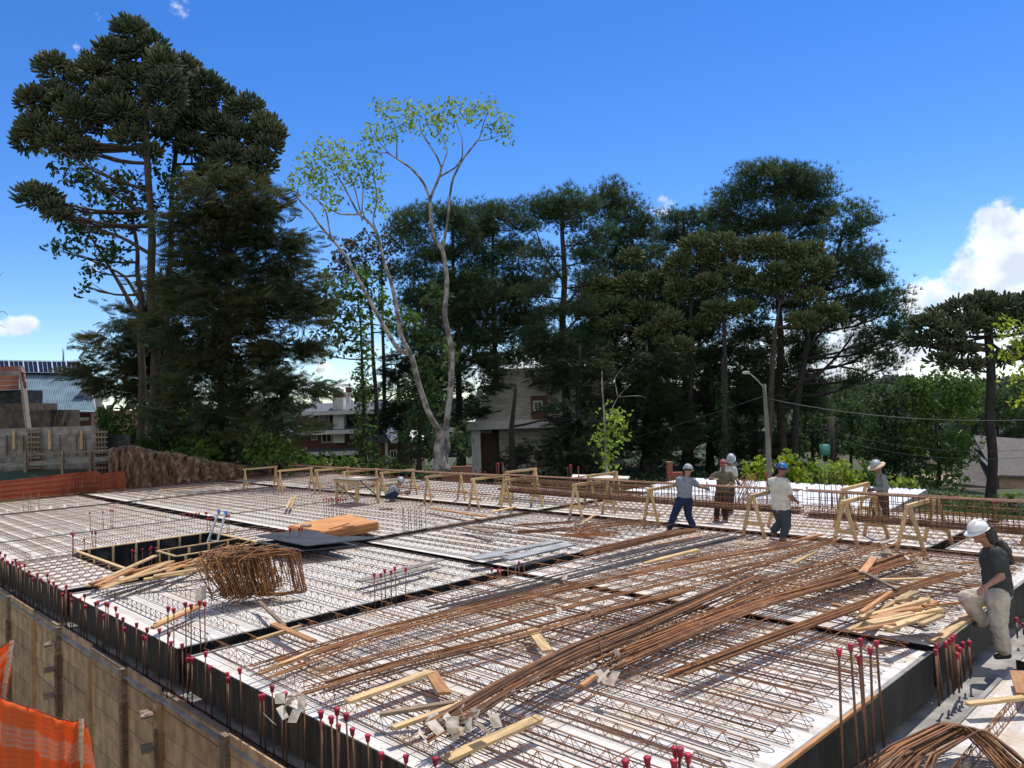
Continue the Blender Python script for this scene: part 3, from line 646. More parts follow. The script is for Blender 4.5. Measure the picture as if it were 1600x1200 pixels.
def bundles():
    z = GH+.01
    B = bundle
    B('rebar_bundle', 'long dark grey bundle of straight bars reaching from the joint to the trestles', [(690, 952), (800, 925), (980, 880), (1160, 838)], 13, .012, m_steel, z, .17, 1, jit=.7)
    B('rebar_bundle', 'short thick brown bundle in front of the man in blue trousers', [(922, 866), (1000, 848), (1078, 832)], 22, .013, m_rustd, z, .13, 2)
    B('rebar_bundle', 'second brown-grey bundle just in front of the short thick one', [(935, 880), (1040, 855), (1130, 838)], 6, .012, m_steel, z, .12, 22)
    B('rebar_bundle', 'long curved rusty bundle, farthest of the arching ones, ending near the white-shirted man', [(408, 1048), (560, 1000), (800, 940), (1040, 885), (1290, 842)], 8, .0085, m_rust, z, .16, 3, jit=1.2)
    B('rebar_bundle', 'rusty arching bundle next to the farthest one', [(430, 1050), (620, 985), (860, 930), (1080, 885), (1270, 852)], 10, .009, m_rust, z, .20, 4, jit=1.2, tags=((885, 905, 1.2),))
    B('rebar_bundle', 'wide loose rusty bundle through the middle of the near bay', [(500, 1062), (700, 1010), (900, 955), (1090, 905), (1200, 880)], 11, .009, m_rust, z, .20, 5, jit=1.0, tags=((868, 962, 1.2),))
    B('rebar_bundle', 'reddish brown bundle whose left end carries a bunch of white tags at the near edge', [(482, 1088), (640, 1040), (800, 1002), (960, 955), (1075, 925)], 15, .010, m_rust, z, .12, 7, tags=((462, 1098, 1.7), (476, 1088, 1.6), (452, 1112, 1.6), (480, 1100, 1.3)))
    B('rebar_bundle', 'heavy bundle with many tags at its near end, raised over the near bay', [(680, 1150), (790, 1085), (900, 1030), (1000, 990), (1120, 935), (1190, 900)], 28, .0100, m_rustd, z+.10, .15, 8, sag=.05, jit=.5, tags=((690, 1130, 2), (715, 1120, 2), (735, 1135, 2), (700, 1150, 1.8), (725, 1110, 1.6), (745, 1115, 1.7), (680, 1150, 1.7), (940, 1055, 1.6)))
    B('rebar_bundle', 'rusty fan of bars lying over the heavy tagged bundle', [(800, 1075), (960, 1005), (1100, 950), (1180, 915), (1330, 878)], 10, .010, m_rust, z+.1, .2, 9, jit=.9)
    B('rebar_bundle', 'rusty bundle splayed at both ends in the centre right of the near bay', [(955, 1038), (1080, 985), (1200, 940), (1330, 905), (1432, 872)], 26, .0105, m_rust, z+.05, .20, 10, jit=.8, tags=((950, 1022, 1.2), (1020, 990, 1.2)))
    B('rebar_bundle', 'straight reddish bundle that ends at the white tag beside the woman', [(1045, 1062), (1180, 1010), (1300, 965), (1420, 922), (1505, 896)], 22, .0105, m_rust, z+.03, .12, 11, jit=.3, tags=((1500, 893, 2), (1512, 890, 2)))
    B('rebar_bundle', 'dark splayed bundle in front of the cage with white paper at its right end', [(1262, 926), (1340, 903), (1435, 872)], 24, .0105, m_rustd, z+.02, .17, 12, jit=.5, tags=((1436, 878, 2), (1442, 886, 2)))
    B('rebar_bundle', 'rusty bars fanning out toward the sawhorses at the right', [(1180, 925), (1270, 890), (1392, 850)], 9, .009, m_rust, z+.06, .14, 13, jit=1)
    B('rebar_bundle', 'rusty bars pointing at the feet of the white-shirted man', [(1120, 905), (1200, 880), (1310, 842)], 9, .009, m_rust, z+.06, .12, 14, jit=1)
    B('rebar_bundle', 'tangled thin scrap bars in front of the sawhorse at centre', [(905, 832), (950, 822), (1000, 815)], 26, .009, m_rustd, z, .45, 15, jit=2.2)
    B('rebar_bundle', 'bright orange rusty scrap wire beside the tangled scrap bars', [(885, 838), (915, 836), (945, 832)], 20, .007, mat('orange_rust', (.36, .12, .025), .8, (.24, .08, .02), 8, island=.3), z, .26, 16, jit=2.2)
    B('rebar_bundle', 'dark red bars lying before the tangle, nearer the trestles', [(803, 824), (850, 821), (905, 818)], 8, .011, m_rustd, z, .09, 17)
    B('rebar_bundle', 'dark red bars lying before the tangle, nearer the grey boards', [(800, 834), (850, 832), (890, 829)], 6, .011, m_rustd, z, .08, 18)
    B('rebar_bundle', 'short brown bars on the deck right of the work table', [(590, 796), (620, 798)], 5, .012, m_rust, z, .08, 19)
    for k, (zz, dv) in enumerate(((.62, 0), (.45, .1), (.28, -.1))):
        p = [U(17.4, 12.4+dv, zz), U(17.5, 18.5+dv, zz)]; r = random.Random(40+k); t = thing('rebar_bundle', ['top', 'middle', 'bottom'][k]+' layer of the long bars stacked behind the middle of the cage', 'rebar bundle', p[0], 0, 'bundles of loose reinforcing bars')
        for i in range(9):
            o = B2*r.uniform(-.25, .25); s = Vector((0, 0, r.uniform(-.03, .05))); MB().tube([p[0]+o+s, p[0].lerp(p[1], .5)+o*1.2+s*1.5-Vector((0, 0, .04)), p[1]+o*.8+s], .011, 5, True, False).build('bar', m_rustd, t, True)
    p = [U(15.7, 16.5, .94), U(15.75, 29.0, .90)]; t = thing('rebar_bundle', 'flat run of long bars lying on the sawhorses left of the cage', 'rebar bundle', p[0], 0, 'bundles of loose reinforcing bars')
    for i in range(12):
        o = B2*(-.2+.035*i); MB().tube([p[0]+o, p[0].lerp(p[1], .35)+o, p[0].lerp(p[1], .7)+o-Vector((0, 0, .015)), p[1]+o], .012, 5, True, False).build('bar', m_rustd, t, True)
    p = [U(15.6, 17.0, .36), U(15.6, 24.5, .36)]; t = thing('rebar_bundle', 'brown bars hanging low between the sawhorses left of the cage', 'rebar bundle', p[0], 0, 'bundles of loose reinforcing bars')
    for i in range(7):
        o = B2*(-.1+.03*i); MB().tube([p[0]+o, p[1]+o], .011, 5, True, False).build('bar', m_rust, t, True)
bundles()
def hooked():
    """bars laid between the girders, ends bent into hooks at the deck edge"""
    P = None
    def place(u, v, z, label, grp, rz):
        nonlocal P
        if P is None:
            pts = [(0, 3.4, 0), (0, .15, 0)]+[(.05-.05*math.cos(a), .15-.06*math.sin(a)*1.6, 0) for a in np.linspace(.3, math.pi, 7)]+[(.10, .35, .0)]
            P = MB().tube(pts, .0075, 5, True, False).build('hooked_bar', m_rustd); P.location = U(u, v, z); P.rotation_euler = (0, 0, rz); o = P
        else: o = P.copy(); link(o); o.location = U(u, v, z); o.rotation_euler = (0, 0, rz)
        tag(o, label, 'hooked bar', grp)
    u = 4.3
    while u < 15.0:
        if not 9.2 < u < 9.7: place(u+rnd.uniform(-.05, .05), 3.03+rnd.uniform(-.04, .12), GH+.018, 'bar with a hooked end at the step above the lower strip', 'hooked bars along the step', ROTU+rnd.uniform(-.03, .03))
        u += .21 if u > 9.5 else .42
    P2 = None
    for k in range(30):
        pts = [(rnd.uniform(-.012, .012), y, 0) for y in (0, 1.6, 3.2, 4.8, 6.2)]
        if P2 is None: o = P2 = MB().tube(pts, .0062, 4, True, False).build('straight_bar', m_rustd)
        else: o = P2.copy(); link(o)
        o.location = U(3.95+k*.18+rnd.uniform(-.06, .06), 3.2+rnd.uniform(-.1, .25), GH+rnd.choice((.012, -.07, -.09))); o.rotation_euler = (0, 0, ROTU+rnd.uniform(-.012, .012)); tag(o, 'thin straight bar lying between the girders of the near left bay', 'rebar', 'thin bars among the near girders')
    for k in range(9): place(11.3+k*.42, 2.35, -.43+GH+.02, 'bar with a hooked end on the lower bay behind the woman', 'hooked bars on the lower bay', ROTU+math.pi+rnd.uniform(-.03, .03))
    for k in range(8): place(10.2+k*.42, 10.2, GH+.02, 'bar with a hooked end beside the grey boards', 'hooked bars beside the grey boards', ROTU+rnd.uniform(-.03, .03))
    # distribution bars across the girders
    for k in range(6):
        v = 3.7+k*.93+rnd.uniform(-.2, .2); o = MB().tube([(0, 0, 0), (3, .01, 0), (5.5, 0, 0)], .006, 4, True, False).build('cross_bar', m_rust); o.location = U(3.85+rnd.uniform(0, .3), v, GH+.008); o.rotation_euler = (0, 0, ROTU+rnd.uniform(-.012, .012))
        o.scale = (1, 1, 1); tag(o, 'thin straight bar laid across the girders of the near left bay', 'rebar', 'cross bars on the near left bay')
hooked()
# ------------------------------------------------------------------ loose timber
def plank(x0, y0, x1, y1, z=GH+.02, w=.09, t=.025, m=None, label='loose plank', group=None, z1=None, name='plank'):
    p = G(x0, y0, z); q = G(x1, y1, z if z1 is None else z1); m = m or m_wood
    c = (p+q)/2; d = q-p; L = d.length; mb = MB(); rs = rnd
    n = 4; sk = rs.uniform(-.01, .01)
    for i in range(1): mb.box((-L/2, -w/2, -t/2), (L/2, w/2, t/2))
    v = [list(k) for k in mb.v]
    for k in v: k[1] *= 1+rs.uniform(-.05, .05); k[0] += rs.uniform(-.012, .012)
    mb.v = v; o = mb.build(name, m); o.location = c; o.rotation_euler = (rs.uniform(-.12, .12), -math.asin(max(-1, min(1, d.z/L))), math.atan2(d.y, d.x))
    tag(o, label, 'plank', group); return o
def timber():
    r = rnd
    # pile along the near side of the stair opening
    g = 'planks piled beside the stair opening'; lb = 'thin plank in the pile beside the stair opening'
    S = [(137, 916, 243, 868), (140, 912, 262, 878), (165, 911, 285, 880), (160, 920, 268, 877), (185, 908, 300, 878), (210, 895, 312, 873), (150, 915, 208, 889), (225, 905, 300, 895), (240, 900, 330, 886), (262, 893, 312, 872),
         (270, 896, 345, 886), (180, 912, 212, 905), (300, 880, 372, 865), (285, 886, 365, 868), (310, 882, 430, 862), (345, 880, 436, 865), (330, 878, 400, 862), (345, 872, 438, 858), (250, 890, 300, 874), (290, 889, 360, 878), (352, 884, 425, 872), (200, 900, 262, 880), (160, 917, 235, 893)]
    for i, s in enumerate(S): plank(*s, z=GH+.03+(i % 5)*.035, z1=GH+.05+((i*3) % 5)*.04, w=r.choice((.06, .08, .1, .12)), m=(m_wood, m_wood2, m_wood2, m_wood)[i % 4], label=lb, group=g)
    # pile next to the woman
    g = 'planks heaped in front of the woman'; lb = 'short board in the heap in front of the woman'
    S = [(1340, 968, 1432, 925, .08), (1345, 965, 1450, 937, .1), (1362, 968, 1462, 940, .1), (1362, 975, 1470, 952, .09), (1385, 982, 1468, 955, .09), (1346, 957, 1392, 925, .06), (1398, 958, 1420, 920, .11), (1420, 970, 1446, 935, .12),
         (1335, 985, 1400, 975, .07), (1388, 986, 1415, 972, .09), (1440, 975, 1472, 962, .07), (1443, 947, 1500, 942, .06), (1325, 985, 1380, 962, .07), (1400, 940, 1450, 932, .07), (1370, 960, 1440, 950, .1), (1355, 973, 1425, 958, .08)]
    for i, s in enumerate(S): plank(*s[:4], z=GH+.06+(i % 6)*.035, z1=GH+.08+((i*5) % 6)*.035, w=s[4], t=.03, m=(m_wood, m_wood, m_wood2)[i % 3], label=lb, group=g)
    one = [((543, 1096, 673, 1050), .12, m_wood, 'long yellow board on the near bay, left of the small orange board'), ((673, 1050, 694, 1084), .13, m_wood2, 'small orange board touching the end of the long yellow board'),
           ((592, 1116, 708, 1098), .07, m_woodold, 'brown board pushed under the tagged end of the heavy bundle'), ((614, 1138, 725, 1098), .07, m_wood, 'yellow batten leading to the tagged end of the heavy bundle'),
           ((697, 1186, 842, 1122), .10, m_wood, 'yellow board nearest the bottom edge'), ((405, 1053, 512, 1008), .05, m_wood, 'slender rounded stick left of the bundles'), ((427, 975, 490, 1002), .09, m_wood2, 'board end crossing the joint at left'),
           ((400, 1000, 470, 978), .04, m_wood, 'pale stick crossing the joint at left'), ((405, 940, 445, 978), .05, m_woodold, 'thin stick leaning down from the stirrup heap'), ((828, 982, 856, 1018), .12, m_wood, 'short board tucked under the rusty bundles'),
           ((908, 1072, 930, 1056), .06, m_wood2, 'tiny orange board near the centre bottom'), ((1005, 880, 1090, 859), .08, m_wood, 'yellow board under the dark grey bundle'), ((1020, 852, 1095, 838), .06, m_wood2, 'orange board between the two dark bundles'),
           ((1236, 882, 1274, 862), .09, m_wood, 'short yellow board in front of the white-shirted man'), ((1312, 876, 1402, 921), .05, m_woodold, 'long brown lath lying across the splayed bundle'), ((1348, 895, 1366, 871), .11, m_wood2, 'board standing on edge on the splayed bundle'),
           ((1372, 906, 1455, 904), .05, m_wood, 'thin lath between the two right bundles'), ((1300, 944, 1330, 951), .04, m_wood2, 'small stick at the left of the heap by the woman'), ((1224, 937, 1284, 919), .06, m_woodold, 'brown lath left of the splayed bundle'),
           ((244, 975, 318, 942), .08, m_wood, 'upper of two battens left of the stirrup heap'), ((238, 981, 312, 948), .07, m_wood2, 'lower of two battens left of the stirrup heap'),
           ((448, 794, 456, 777), .07, m_wood, 'left one of two short boards standing apart on the far bay'), ((454, 794, 461, 776), .07, m_wood, 'right one of two short boards standing apart on the far bay'),
           ((670, 793, 740, 805), .14, m_wood2, 'orange board in front of the trestle right of the crouching man'), ((735, 803, 757, 807), .12, m_wood2, 'short end of board beside the orange board'), ((768, 800, 806, 792), .08, m_wood, 'yellow board at the foot of the cage end'),
           ((727, 823, 772, 832), .16, m_woodold, 'brown beam on the deck at the end of the timber edge'), ((900, 826, 928, 805), .06, m_wood, 'stick leaning over the scrap tangle'), ((740, 822, 798, 829), .06, m_woodold, 'thin dark lath beside the brown beam'),
           ((250, 766, 345, 758), .10, m_wood, 'long pale board on the farthest bay'), ((210, 786, 252, 764), .02, m_woodgrey, 'grey stake leaning on the earth bank'), ((1512, 1100, 1600, 1090), .10, m_wood, 'yellow board at the right border on the lower bay'), ((1590, 1050, 1600, 1085), .14, m_wood2, 'orange board end at the right border'),
           ((1380, 850, 1388, 866), .10, m_woodold, 'dark offcut at the foot of the trestles'), ((1250, 843, 1284, 835), .10, m_wood2, 'offcut beside the boots of the white-shirted man'), ((1500, 880, 1560, 877), .05, m_wood2, 'lath behind the woman on the upper bay')]
    for i, (s, w, m, lb) in enumerate(one):
        low = 'lower bay' in lb or 'right border' in lb; zz = -.43+GH+.02 if low else GH+.03+(.1 if i in (14, 15) else 0)
        plank(*s, z=zz, z1=zz+r.uniform(0, .04), w=w, t=.03, m=m, label=lb)
    # timber strip along the right step and the far timber edge
    o = MB().box((0, 0, 0), (2.6, .12, .03)).build('plank', m_wood); o.location = U(9.7, 2.95, .02); o.rotation_euler = (0, 0, ROTU); tag(o, 'long yellow board capping the step in front of the woman', 'plank')
    o = MB().box((0, 0, 0), (3.3, .035, .03)).build('plank', m_wood2); o.location = U(4.4, 2.915, .0); o.rotation_euler = (0, 0, ROTU); tag(o, 'narrow orange board capping the near part of the step', 'plank')
    o = MB().box((0, 0, 0), (3.3, .16, .05)).build('plank', m_woodold); o.location = U(11.7, 14.9, .0); o.rotation_euler = (0, 0, ROTU); tag(o, 'brown timber beam bridging the joint right of the dense bar row', 'plank')
    # floor of the lower strip, grey board at the step corner
    for i, (x0, y0, x1, y1, lb) in enumerate(((735, 872, 872, 846, 'upper one of three grey boards before the scrap tangle'), (790, 873, 890, 850, 'lower one of three grey boards before the scrap tangle'), (738, 873, 790, 866, 'shortest of the grey boards before the scrap tangle'))):
        plank(x0, y0, x1, y1, z=GH+.02+i*.03, w=.26, t=.03, m=mat('grey_coated_board', (.34, .34, .33), .5, (.22, .22, .21), 3), label=lb)
    for i, (x0, y0, x1, y1) in enumerate(((560, 908, 690, 874), (575, 910, 670, 886))):
        plank(x0, y0, x1, y1, z=GH+.01+i*.02, w=.14, t=.02, m=m_woodgrey, label=['long', 'shorter'][i]+' grey board lying on the bright bay right of the stirrup heap')
    # white pipe ends poking into the joint
    for k in range(5):
        p = U(10.3+k*.42, 9.93, -.12); o = MB().tube([p, p+A2*-.05+B2*.02], .05, 10).build('foam_plug', m_foam); tag(o, 'white half-round foam plug sticking into the joint below the grey boards', 'plug', 'foam plugs in the joint')
    # orange plywood stack and dark sheets
    t = thing('plywood_stack', 'stack of orange plywood panels with a grey tie on top', 'plywood stack', G(505, 833, GH))
    q = [G(450, 834, GH), G(505, 845, GH), G(593, 828, GH), G(545, 815, GH)]
    for k in range(9):
        c = sum(q, Vector())/4; s = 1-.012*((k*7) % 3); jx = Vector((rnd.uniform(-.02, .02), rnd.uniform(-.02, .02), 0))
        MB().prism([c+(p-c)*s+jx+Vector((0, 0, k*.022)) for p in q], (0, 0, .018)).build('plywood_sheet', m_ply, t, True)
    c = G(478, 823, GH+.2); MB().tube([c+Vector((math.cos(a)*.12, math.sin(a)*.1, .02+.01*math.sin(3*a))) for a in np.linspace(0, 6, 12)], .02, 4).build('tie', m_woodgrey, t, True)
    for k, dx in enumerate((0, .5)): MB().bar(G(515+k*20, 826-3*k, GH+.215), G(545+k*8, 817+k*4, GH+.215), .05, .02).build('offcut', m_wood2, t, True)
    for k, qq in enumerate((((400, 838), (478, 854), (552, 846), (480, 828)), ((400, 848), (470, 862), (560, 853), (500, 838)), ((478, 855), (560, 845), (596, 841), (540, 838)))):
        o = MB().prism([G(x, y, GH+.20-.09*k) for x, y in qq], (0, 0, .018)).build('plywood_sheet', mat('blue_black_ply', (.030, .036, .046), .6, (.05, .055, .062), 2, spec=.2)); tag(o, ['large blue-black plywood sheet in front of the orange stack', 'dark sheet lying under the blue-black one', 'narrow dark sheet at the foot of the orange stack'][k], 'plywood sheet')
timber()
def opening():
    t = thing('stair_frame', 'large timber framed opening for the stair, open to the dark below', 'opening frame', U(5, 16.2, -.45), ROTU)
    def side(a, b, z0=-.55, z1=.09, studs=6):
        a = Vector(a); b = Vector(b); d = b-a; n = Vector((-d.y, d.x, 0)).normalized()
        MB().bar(a+Vector((0, 0, (z0+z1)/2)), b+Vector((0, 0, (z0+z1)/2)), .02, z1-z0).build('panel', m_black, t, True)
        MB().bar(a+Vector((0, 0, z1+.012)), b+Vector((0, 0, z1+.012)), .07, .022).build('top_rail', m_wood, t, True)
        for k in range(studs):
            for s in (-1, 1):
                p = a+d*((k+.5)/studs)+n*.033*s; MB().bar(p+Vector((0, 0, z0)), p+Vector((0, 0, z1-.002)), .04, .04).build('stud', m_wood, t, True)
    side(U(5.02, 18.95), U(8.0, 18.95)); side(U(5.02, 15.2), U(5.02, 18.95), studs=4); side(U(8.02, 18.9), U(8.02, 15.2), studs=4)
    side(U(6.15, 16.25), U(6.15, 17.3), studs=2); side(U(6.15, 17.3), U(7.95, 17.35), studs=4); side(U(6.15, 16.25), U(8.0, 16.3), studs=5)
    MB().prism([U(6.2, 16.33, -.2), U(7.9, 16.38, -.2), U(7.9, 17.25, -.2), U(6.2, 17.22, -.2)], (0, 0, .03)).build('landing_board', m_trough, t, True)
    for k in range(3): MB().tube([U(6.25, 16.5+k*.25, -.1), U(7.9, 16.55+k*.25, -.1)], .008, 4).build('bar', m_rustd, t, True)
    o = MB().prism([U(4.98, 15.0, -.6), U(8.05, 15.0, -.6), U(8.05, 15.2, -.6), U(4.98, 15.2, -.6)], (0, 0, .5)).build('beam_form', m_black); tag(o, 'black beam form closing the near side of the stair opening', 'beam form')
    # ladder
    a0 = G(324, 850, .0); a1 = at(342, 801, 18.2); b0 = G(338, 852, .0); b1 = at(353, 804, 18.2)
    p0 = U(7.35, 18.6, -1.2); L = thing('ladder', 'aluminium ladder with blue feet leaning out of the stair opening', 'ladder', p0)
    top = at(341, 802, U(8.05, 18.9).y); bot = at(322, 855, U(7.6, 18.2).y); top2 = at(352, 804, U(8.05, 18.9).y-.1); bot2 = at(337, 857, U(7.6, 18.2).y-.1)
    for a, b in ((bot, top), (bot2, top2)):
        e = a+(a-b)*1.0; MB().bar(e, b, .03, .075).build('rail', m_alu, L, True); MB().bar(b, b+(b-a).normalized()*.09, .05, .09).build('foot', m_blue, L, True)
    for k in range(9):
        f = -.9+k*.22; MB().tube([bot.lerp(top, f), bot2.lerp(top2, f)], .015, 6).build('rung', m_alu, L, True)
opening()
def stirrup_heap():
    rs = random.Random(11); t = thing('stirrup_heap', 'waist-high heap of bent rusty stirrups on the bright bay', 'stirrup heap', G(390, 962, 0))
    a = G(338, 946, .0); d = G(450, 938, .0)-a; n = 112
    for k in range(n):
        right = k > 86; f = (k/86)**.85*.66+rs.gauss(0, .04) if not right else .76+(k-86)/(n-86)*.22
        ang = R_((14 if right else 66-40*f)+rs.gauss(0, 5 if right else 16)); w = .27+rs.uniform(-.015, .015); h = .33+rs.uniform(-.02, .02); lean = (.22 if right else .42-.5*f)+rs.gauss(0, .05 if right else .2); dep = rs.gauss(.10 if right else -.22, .05 if right else .22)
        wx = Vector((math.cos(ang), math.sin(ang), rs.gauss(0, .03 if right else .12))); up = Vector((-lean, dep, 1)).normalized(); c = a+d*f+Vector((0, rs.gauss(0, .03 if right else .12), h+.10+rs.uniform(0, .03 if right else .14)))
        nn = wx.cross(up)*.012; pts = [(-w, -h+.03), (-w+.03, -h), (w-.03, -h), (w, -h+.03), (w, h-.03), (w-.03, h), (-w+.03, h), (-w, h-.03), (-w, -h+.02), (-w+.07, -h+.07)]
        MB().tube([c+wx*x+up*y+nn*i for i, (x, y) in enumerate(pts)], .0075, 4, True, False).build('stirrup', (m_rust, m_rustd, m_rust)[k % 3], t, True)
    p = G(352, 948, .1); o = MB().box((-.04, -.1, 0), (.04, .1, .2)).build('paper_tag', m_tag, t); o.location = at(314, 938, p.y)-t.location
stirrup_heap()
def bent_bars():
    rs = random.Random(12); base = G(1480, 1190, -.43); t = thing('bent_bar_bundle', 'bundle of long bars bent over double at the lower right corner', 'bent bar bundle', base)
    for k in range(36):
        f = k/35; o = (f-.5)*.34; f = (f+rs.uniform(-.15, .15))
        def P(x, y, z): return G(x, y, z)+Vector((rs.uniform(-.02, .02), rs.uniform(-.02, .02), 0))
        zt = -.43+.27+rs.uniform(-.07, .06); dx = 62*f; dy = 20*f
        a = P(1345+dx*1.6, 1205+dy*.6, -.43+.1+.05*f); b = P(1400+dx, 1166+dy*.7, zt-.10); c = P(1470+dx*.9, 1131+dy*.55, zt); d = P(1497+dx*.8, 1134+dy*.55, zt); e = P(1528+dx*.8, 1160+dy*.6, zt-.10); g = P(1575+dx*.9, 1212+dy*.4, -.36)
        MB().tube([a, a.lerp(b, .5), b, b.lerp(c, .6), c, c.lerp(d, .5)+Vector((0, 0, .01)), d, d.lerp(e, .4), e, e.lerp(g, .5), g], .0105, 5, True, True).build('bent_bar', (m_rust, m_rustd)[k % 2], t, True)
bent_bars()
def work_table():
    t = thing('work_table', 'rough timber work table with papers on top, left of the crouching man', 'table', U(13.9, 21.4, 0), ROTU); 
    MB().box((-.48, -.68, .80), (.48, .68, .83)).build('table_top', m_woodgrey, t)
    for x in (-.44, .37):
        for y in (-.62, .55): MB().box((x, y, 0), (x+.07, y+.07, .80)).build('leg', m_wood, t)
    for x in (-.45, .43): MB().bar((x, -.58, .2), (x, .5, .7), .02, .05).build('brace', m_woodold, t); MB().box((x-.01, -.66, .70), (x+.02, .66, .795)).build('apron', m_wood, t)
    MB().box((-.2, -.3, .831), (.2, .2, .85)).build('paper', m_tag, t)
work_table()
# orange safety nets
def net_mat(ca=(.90, .20, .03, 1), cb=(.80, .44, .28, 1)):
    m = bpy.data.materials.new('orange_net'); m.use_nodes = True; nt = m.node_tree; N = nt.nodes; L = nt.links; bs = N['Principled BSDF']; bs.inputs['Roughness'].default_value = .55
    tc = N.new('ShaderNodeTexCoord'); sp = N.new('ShaderNodeSeparateXYZ'); L.new(tc.outputs['UV'], sp.inputs[0])
    def mm(op, a, b=0.):
        n = N.new('ShaderNodeMath'); n.operation = op
        for i, s in enumerate((a, b)):
            if isinstance(s, (int, float)): n.inputs[i].default_value = s
            else: L.new(s, n.inputs[i])
        return n.outputs[0]
    band = mm('GREATER_THAN', mm('FRACT', mm('MULTIPLY', sp.outputs[1], 4.2)), .5); fine = mm('GREATER_THAN', mm('FRACT', mm('MULTIPLY', sp.outputs[1], 34)), .55)
    mx = N.new('ShaderNodeMix'); mx.data_type = 'RGBA'; L.new(mm('MULTIPLY', band, mm('ADD', mm('MULTIPLY', fine, .5), .3)), mx.inputs[0]); mx.inputs[6].default_value = ca; mx.inputs[7].default_value = cb
    L.new(mx.outputs[2], bs.inputs['Base Color']); tr = N.new('ShaderNodeBsdfTranslucent'); L.new(mx.outputs[2], tr.inputs[0]); ms = N.new('ShaderNodeMixShader'); ms.inputs[0].default_value = .62
    L.new(bs.outputs[0], ms.inputs[1]); L.new(tr.outputs[0], ms.inputs[2]); tp = N.new('ShaderNodeBsdfTransparent'); m2 = N.new('ShaderNodeMixShader')
    wv = mm('GREATER_THAN', mm('FRACT', mm('MULTIPLY', sp.outputs[0], 26)), .5); L.new(mm('ADD', mm('MULTIPLY', band, .2), mm('MULTIPLY', mm('MULTIPLY', wv, fine), .28)), m2.inputs[0]); L.new(ms.outputs[0], m2.inputs[1]); L.new(tp.outputs[0], m2.inputs[2]); L.new(m2.outputs[0], N['Material Output'].inputs[0]); return m
m_net = net_mat(); m_net_far = net_mat((.46, .10, .035, 1), (.50, .20, .11, 1))
def net(name, label, top, bot, folds, amp, rope=True, posts=(), nv=14, per=10, nm=None):
    root = thing(name, label, 'safety net', bot[0]); n = (len(top)-1)*per+1; V = []; UVs = []
    T = []; Bt = []
    for i in range(n):
        t = i/per; k = min(int(t), len(top)-2); f = t-k; T.append(top[k].lerp(top[k+1], f)); Bt.append(bot[k].lerp(bot[k+1], f))
    for i in range(n):
        for j in range(nv+1):
            g = j/nv; p = T[i].lerp(Bt[i], g); w = amp*(math.sin(i*folds+g*2.1)+.6*math.sin(i*folds*2.3+1-g*1.5))*(.25+g*.75); p = p+Vector((.25*w, w, .25*w*math.sin(g*3))); V.append(p); UVs.append((i/per, g))
    F = [(i*(nv+1)+j, (i+1)*(nv+1)+j, (i+1)*(nv+1)+j+1, i*(nv+1)+j+1) for i in range(n-1) for j in range(nv)]
    me = bpy.data.meshes.new('mesh_fabric'); me.from_pydata([tuple(p-Vector(root.location)) for p in V], [], F); uvl = me.uv_layers.new(name='uv')
    for l in me.loops: uvl.data[l.index].uv = UVs[l.vertex_index]
    me.polygons.foreach_set('use_smooth', [True]*len(F)); me.materials.append(nm or m_net); o = link(bpy.data.objects.new('mesh_fabric', me)); o.parent = root; s = o.modifiers.new('thick', 'SOLIDIFY'); s.thickness = .003
    if rope: MB().tube([p+Vector((0, 0, .004)) for p in T[::4]]+[T[-1]], .004, 5).build('rope', mat('dark_rope', (.12, .02, .015), .8), root, True)
    for a, b in posts: MB().tube([a, b], .02, 6).build('post', m_woodold, root, True)
Yn = 34.0
def nets():
    top = [(-60, 757), (0, 752), (60, 746), (110, 740), (135, 737), (150, 735), (160, 741), (178, 737), (195, 736)]
    bx = [(-60, 787), (0, 783), (60, 778), (110, 774), (135, 771), (150, 770), (162, 770), (180, 768), (198, 767)]
    B = [G(x, y, 0) for x, y in bx]; T = [at(x, y, b.y-.05) for (x, y), b in zip(top, B)]
    net('safety_net', 'orange net stretched behind the far left bays, in front of the grey wall', T, B, .9, .05, posts=[(B[5], T[5]+Vector((0, 0, .08)))], nm=m_net_far)
    Y = 6.6; T = [at(x, y, Y+dy) for x, y, dy in ((-140, 1050, .3), (-60, 1075, .2), (0, 1090, .1), (50, 1108, .1), (95, 1124, .05), (115, 1129, 0), (127, 1124, 0), (133, 1130, .3), (145, 1190, .6))]
    B = [at(x, y, Y+dy) for x, y, dy in ((-140, 1400, -.3), (-60, 1400, -.3), (0, 1400, -.3), (40, 1400, -.25), (75, 1400, -.2), (95, 1400, -.15), (112, 1400, -.1), (160, 1400, .3), (190, 1400, .5))]
    net('safety_net', 'orange striped net with a sagging top edge at the lower left corner', T, B, .45, .05, nv=30, posts=[(at(118, 1420, Y), at(127, 1124, Y))])
    Y = 7.6; T = [at(x, y, Y+dy) for x, y, dy in ((-120, 1080, .2), (-50, 1045, .1), (-10, 1020, .05), (8, 1008, 0), (19, 1001, 0))]
    B = [at(x, y, Y+dy) for x, y, dy in ((-120, 1300, .2), (-50, 1200, .1), (-20, 1150, 0), (-5, 1110, 0), (8, 1086, .1))]
    net('safety_net', 'smaller orange net peak above the striped one at the left border', T, B, .5, .04, nv=16, posts=[(at(-30, 1300, Y), at(19, 1001, Y))])
nets()
